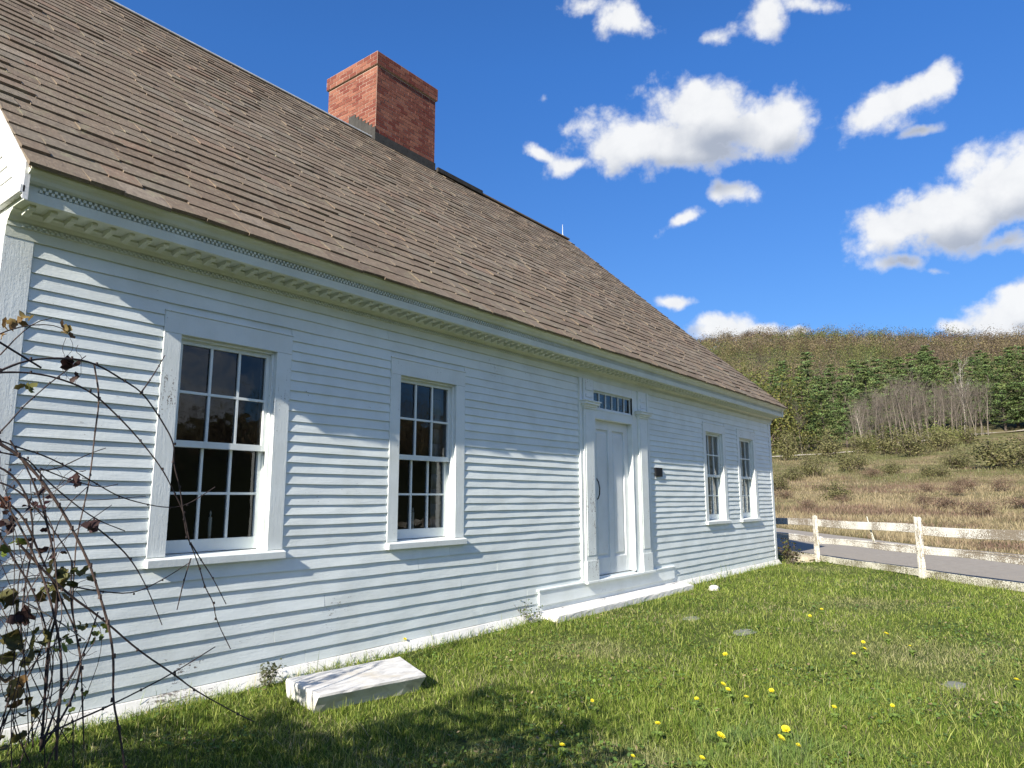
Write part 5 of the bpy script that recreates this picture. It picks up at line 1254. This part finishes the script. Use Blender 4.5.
# ---- bare grey saplings in front of the pines
def sapling(seed, h, loc, label, group, col=(.155, .132, .108), name='bare_tree', cat='bare tree', kids=4):
    R = np.random.default_rng(seed); t = empty(name, loc, label, cat, group); tr = NP(); br = NP(); P = [np.array([0, 0, 0.])]; d = np.array([R.normal(0, .05), R.normal(0, .05), 1.])
    n = 8
    for i in range(n): d = d+R.normal(0, .04, 3); d[2] = 1; P.append(P[-1]+d*h*.92/n)
    V, F = tube_np(P, h*.0105, .02, 5); tr.add(V, F, np.array(col)*1.15)
    for k in range(15):
        i = R.uniform(.22, .97)*n; b = P[int(i)]+(P[min(n, int(i)+1)]-P[int(i)])*(i % 1); a = R.uniform(0, 6.28)
        grow(br, b, (math.cos(a)*.55, math.sin(a)*.55, 1.), h*.26*(1.25-i/n*.7), h*.0028, 2, R, np.array(col)*R.uniform(.75, 1.1), .12, 4, 3, kids, .62, .45, .12)
    tr.build('trunk', M['twig'], t); br.build('branches', M['twig'], t); return t
SAP = []
rs = random.Random(5)
for i in range(58):
    a = 78.2+ (86.4-78.2)*(i+.5)/58+rs.uniform(-.25, .25); u = (a-78.2)/8.2; d = 122+36*u+rs.uniform(-5, 12)
    h = (7.2+3.6*math.sin(min(1, u*1.25)*math.pi*.75)*1)*rs.uniform(.8, 1.12); SAP.append((a, d, h))
for a, d, h in ((72.0, 118, 7), (73.4, 121, 8), (74.7, 119, 8), (75.2, 150, 13), (73.0, 152, 14), (72.2, 150, 13)): SAP.append((a, d, h))
sv_ = []
for i, (a, d, h) in enumerate(SAP):
    loc = pos_az(a, d); where = 'in the grey thicket before the pines' if i < 58 else 'among the shrubs left of the thicket'
    lab = 'bare grey brown sapling with fine upright twigs '+where; s = h/11
    if len(sv_) < 6: o = sapling(300+i, 11, loc, lab, 'bare saplings before the pines'); sv_.append(o); o.scale = (s, s, s)
    else: dup(sv_[i % 6], loc, rs.uniform(0, 6.28), (s*1.1, s*1.1, s), lab)
x, y, z = pos_az(85.15, 160); sapling(911, 14.5, (x, y, z), 'tall bare tree with pale white trunk standing right of the grey thicket', None, (.42, .38, .33), 'birch_tree', 'birch tree', 3)
x, y, z = pos_az(78.9, 121); sapling(912, 7.0, (x, y, z), 'small leaning pale trunked birch at the left of the grey thicket', None, (.34, .30, .25), 'birch_tree', 'birch tree', 3)
# ---- shrubs and broadleaf trees
def bush(seed, w, h, loc, label, group, cols, name='shrub', cat='shrub', n=900, ls=.09, trunk=.15):
    R = np.random.default_rng(seed); t = empty(name, loc, label, cat, group); st = NP(); lv = NP(); tips = []
    for k in range(9):
        a = R.uniform(0, 6.28); grow(st, (R.normal(0, .1*w), R.normal(0, .1*w), 0), (math.cos(a)*w*.8/h, math.sin(a)*w*.8/h, 1.2), h*R.uniform(.5, .75), h*.014, 2, R, np.array([.13, .10, .08])*R.uniform(.8, 1.3), .15, 4, 3, 3, .6, .55, .1, tips)
    T = np.array(tips); c = T[R.integers(0, len(T), n)]+R.normal(0, 1, (n, 3))*np.array([.09*w, .09*w, .09*h]); c[:, 2] = np.abs(c[:, 2])
    o_ = c-np.array([0, 0, h*.35]); o_ = o_/np.array([w, w, h]); o_ /= np.linalg.norm(o_, axis=1)[:, None]+1e-6
    V, F = cards(c, R.uniform(.5, 1.4, n)*ls, R, .2, .55, o_); col = np.array(cols)[R.integers(0, len(cols), n)]*R.uniform(.6, 1.4, (n, 1)); lv.add(V, F, np.repeat(col, 4, 0))
    st.build('stems', M['twig'], t); lv.build('leaves', M['leaf'], t); return t
OL = [(.165, .16, .062), (.20, .18, .085), (.13, .135, .05)]; RB = [(.19, .125, .085), (.24, .17, .11), (.15, .10, .07)]; YG = [(.20, .22, .06), (.16, .18, .05)]
kinds = {'o': (OL, 'olive green shrub'), 'r': (RB, 'reddish brown weed clump'), 'y': (YG, 'fresh yellow green bush')}
proto = {}
# kind, azimuth, distance, width, height, where
SHR = [('r', 74.6, 38, 1.3, .75, 'behind the fence post nearest the house'), ('o', 76.6, 44, 2.2, 1.25, 'in the tan grass above the fence, left half'), ('r', 77.3, 42, 1.0, .7, 'at the right foot of the olive shrub in the tan grass'), ('r', 83.4, 39, 2.0, .95, 'above the nearer rail between the two fence posts'), ('r', 82.4, 41, 1.2, .8, 'left of the widest brown clump'),
       ('r', 82.6, 49, 1.3, .9, 'in mid field over the second fence post'), ('r', 85.2, 51, 1.9, 1.0, 'on the right in mid field, left of a twin'), ('r', 86.9, 50, 1.5, 1.15, 'on the right in mid field, darkest there'), ('o', 87.0, 70, 6.2, 3.3, 'largest and roundest on the right of the field'), ('o', 88.9, 66, 4.0, 2.5, 'at the right edge of the field beside the largest'),
       ('o', 80.6, 66, 2.2, 1.3, 'lone in the middle of the field'), ('o', 75.6, 66, 3.2, 2.2, 'left side of the field under the gravel track'), ('o', 77.9, 74, 3.6, 2.5, 'wide, in the field below the small birch'), ('r', 79.2, 64, 2.0, 1.2, 'between two olive shrubs in the upper field'), ('o', 74.0, 62, 2.6, 1.4, 'near the house corner in the upper field'), ('o', 82.0, 96, 5.0, 3.8, 'dark, under the grey thicket'),
       ('o', 83.7, 104, 4.6, 3.6, 'rounded, right below the thicket'), ('y', 84.0, 118, 4.5, 4.2, 'beside the foot of the tall pale tree'), ('y', 79.3, 112, 3.2, 3.0, 'at the foot of the thicket, left'), ('o', 76.3, 102, 5.0, 4.2, 'above the gravel track, left'), ('o', 73.6, 98, 4.5, 4.6, 'tall, by the track near the house corner'), ('o', 80.9, 104, 5.5, 4.2, 'spreading, at the left foot of the thicket'),
       ('r', 84.6, 47, 1.2, .8, 'small, below the twin brown clumps'), ('r', 88.1, 40, 2.2, .9, 'at the right edge low in the field'), ('r', 86.0, 36, 1.6, .8, 'just above the fence rail on the right'), ('r', 73.2, 46, 1.6, .9, 'tight by the house corner in mid field'), ('o', 72.6, 52, 2.4, 1.4, 'half hidden by the house corner'), ('o', 85.4, 120, 4.0, 3.2, 'beneath the tall pale tree on its right'), ('r', 88.6, 92, 3.0, 1.7, 'purple brown below the gravel track on the right'), ('o', 78.6, 108, 3.8, 3.6, 'between the small birch and the track'),
       ('o', 83.0, 62, 2.6, 1.2, 'flat, centre right of the field'), ('o', 84.6, 72, 3.4, 1.7, 'left of the largest round shrub')]
for i, (k, a, d, w, h, wh) in enumerate(SHR):
    cols, nm = kinds[k]; loc = pos_az(a, d); key = (k, i % 2); gname = nm+'s in the field'
    lab = nm+' '+wh
    if key not in proto: o = bush(500+i, 1., .65, loc, lab, gname, cols, 'weed_clump' if k == 'r' else 'shrub', 'weed' if k == 'r' else 'shrub', 2600 if k != 'r' else 1500, .022 if k != 'r' else .02); proto[key] = o; o.scale = (w, w, h/.65*.8)
    else: dup(proto[key], loc, rs.uniform(0, 6.28), (w, w, h/.65*.8), lab, gname)
BR = [(71.6, 118, 9, 11, 'behind the roof corner'), (72.6, 124, 9, 10, 'just right of the roof corner'), (71.2, 150, 10, 14, 'tall, over the roof edge'), (70.2, 128, 9, 11, 'half behind the roof'), (73.9, 170, 10, 13, 'behind the pines on the left'), (68.6, 150, 9, 12, 'farthest behind the roof')]
bp = None
for i, (a, d, w, h, wh) in enumerate(BR):
    loc = pos_az(a, d); lab = 'yellow green leafing tree '+wh
    if bp is None: bp = o = bush(700, 1., 1.3, loc, lab, 'leafing trees near the roof corner', [(.14, .15, .036), (.19, .18, .05), (.10, .12, .032)], 'leafing_tree', 'tree', 5000, .024); o.scale = (w, w, h/1.3)
    else: dup(bp, loc, rs.uniform(0, 6.28), (w, w, h/1.3), lab)
# weeds by the house corner and along the base
t = bush(801, .42, .42, (14.9, -.28, 0), 'small dark weed with reddish leaves at the far house corner', None, [(.07, .05, .035), (.10, .085, .03), (.06, .07, .02)], 'weed', 'weed', 260, .028)
t = bush(802, .14, .17, (3.06, -.14, 0), 'small upright grey green weed against the base board left of the slab', None, [(.09, .10, .05)], 'weed', 'weed', 160, .014)
t = bush(803, .3, .20, (6.2, -.12, 0), 'low spindly weed at the wall left of the door step', None, [(.10, .13, .03)], 'weed', 'weed', 120, .014)
# ---- dry field grass, as a mass
def field_grass():
    n = 230000; r = NR.uniform(0, 1, n); d = 19*np.power(130/19, r); az = np.radians(NR.uniform(62, 100, n)); x = d*np.sin(az); y = -4.7+d*np.cos(az)
    s = (x-FP.x)*ROAD_N.x+(y-FP.y)*ROAD_N.y; p = fbm(x, y, 4.5, 4, 61); ok = (s > 5.5)&(NR.uniform(0, 1, n) < .35+p)
    x, y, d, p = x[ok], y[ok], d[ok], p[ok]; n = len(x); p2 = fbm(x, y, 11., 4, 71); far = np.clip((d-38)/40, 0, 1)
    L = NR.lognormal(0, .35, n)*(.12+.0016*d)*(.25+1.5*p)*(.45+1.2*fbm(x, y, 1.4, 2, 66)); W = NR.uniform(.008, .016, n)*(1+.03*d)
    tan = np.array([.40, .325, .19]); br = np.array([.25, .17, .12]); gr = np.array([.20, .205, .088]); k = np.clip((p2-.37)*6+NR.normal(0, .2, n)+far*.6, 0, 1)[:, None]; q = np.clip((fbm(x, y, 2.6, 4, 64)-.46)*6+NR.normal(0, .25, n), 0, 1)[:, None]
    col = (tan*(1-q)+br*q)*(1-k)+gr*k; col = col*NR.uniform(.65, 1.3, (n, 1))
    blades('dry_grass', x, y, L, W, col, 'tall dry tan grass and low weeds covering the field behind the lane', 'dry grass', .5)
field_grass()
# ---- the wood on the far hill, one mass
def hill_wood():
    R = NR; out = NP(); V_, F_, C_ = [], [], []
    def scatter(n, a0, a1, d0, d1):
        a = np.radians(R.uniform(a0, a1, n)); d = np.sqrt(R.uniform(d0**2, d1**2, n)); x = d*np.sin(a); y = -4.7+d*np.cos(a); return x, y, ground_z(x, y), d
    X = [scatter(3300, 58, 104, 205, 640), scatter(330, 58, 104, 615, 665), scatter(500, 104, 250, 120, 420), scatter(420, 103, 178, 62, 130)]
    x, y, z, d = [np.concatenate(q) for q in zip(*X)]; n = len(x); h = R.uniform(9, 17, n); h = np.where(d > 600, h*R.uniform(.8, 1.35, n), np.where((d < 130), h*.42, h)); w = h*R.uniform(.27, .42, n)
    pal = np.array([[.16, .118, .076], [.135, .10, .068], [.165, .135, .06], [.125, .135, .042], [.19, .155, .08], [.12, .092, .064], [.075, .105, .035]])
    zone = fbm(x, y, 70., 3, 91); pi = np.where(zone > .47, R.choice([2, 3, 4, 3, 6], n), R.choice([0, 1, 5, 0, 4, 2], n)); tc = pal[pi]*R.uniform(.5, 1.6, (n, 1))
    k = 135; u = R.normal(size=(n, k, 3)); u /= np.linalg.norm(u, axis=2)[:, :, None]; rr = R.uniform(.25, 1, (n, k, 1))**.5*R.uniform(.75, 1.15, (n, k, 1))
    c = u*rr*np.stack([w, w, h*.36], -1)[:, None, :]; c[:, :, 2] += (h*.62)[:, None]; c += np.stack([x, y, z], -1)[:, None, :]
    V, F = cards(c.reshape(-1, 3), np.repeat(np.where(d < 140, 1., 1.)*np.clip(d/520, .5, 1), k)*R.uniform(.26, .58, n*k), R, .2, .5, u.reshape(-1, 3)); col = np.repeat(tc, k, 0)*R.uniform(.8, 1.25, (n*k, 1)); out.add(V, F, np.repeat(col, 4, 0))
    # trunks: three-sided tapered stems
    ang = np.array([0, 2.094, 4.189]); r0 = h*.010; B = np.stack([x[:, None]+r0[:, None]*np.cos(ang), y[:, None]+r0[:, None]*np.sin(ang), np.repeat(z[:, None]-.5, 3, 1)], -1)
    Tt = np.stack([x[:, None]+r0[:, None]*.25*np.cos(ang), y[:, None]+r0[:, None]*.25*np.sin(ang), np.repeat((z+h*.72)[:, None], 3, 1)], -1)
    V = np.concatenate([B, Tt], 1).reshape(-1, 3); i = np.arange(n)[:, None]*6; F = np.concatenate([i+np.array([0, 1, 4, 3]), i+np.array([1, 2, 5, 4]), i+np.array([2, 0, 3, 5])])
    out.add(V, F, np.repeat(np.array([.13, .108, .085])*R.uniform(.6, 1.3, (n, 1)), 6, 0))
    o = out.build('hill_wood', M['leaf']); tag(o, 'brown and olive budding spring wood covering the far hill', 'wood', kind='stuff')
hill_wood()
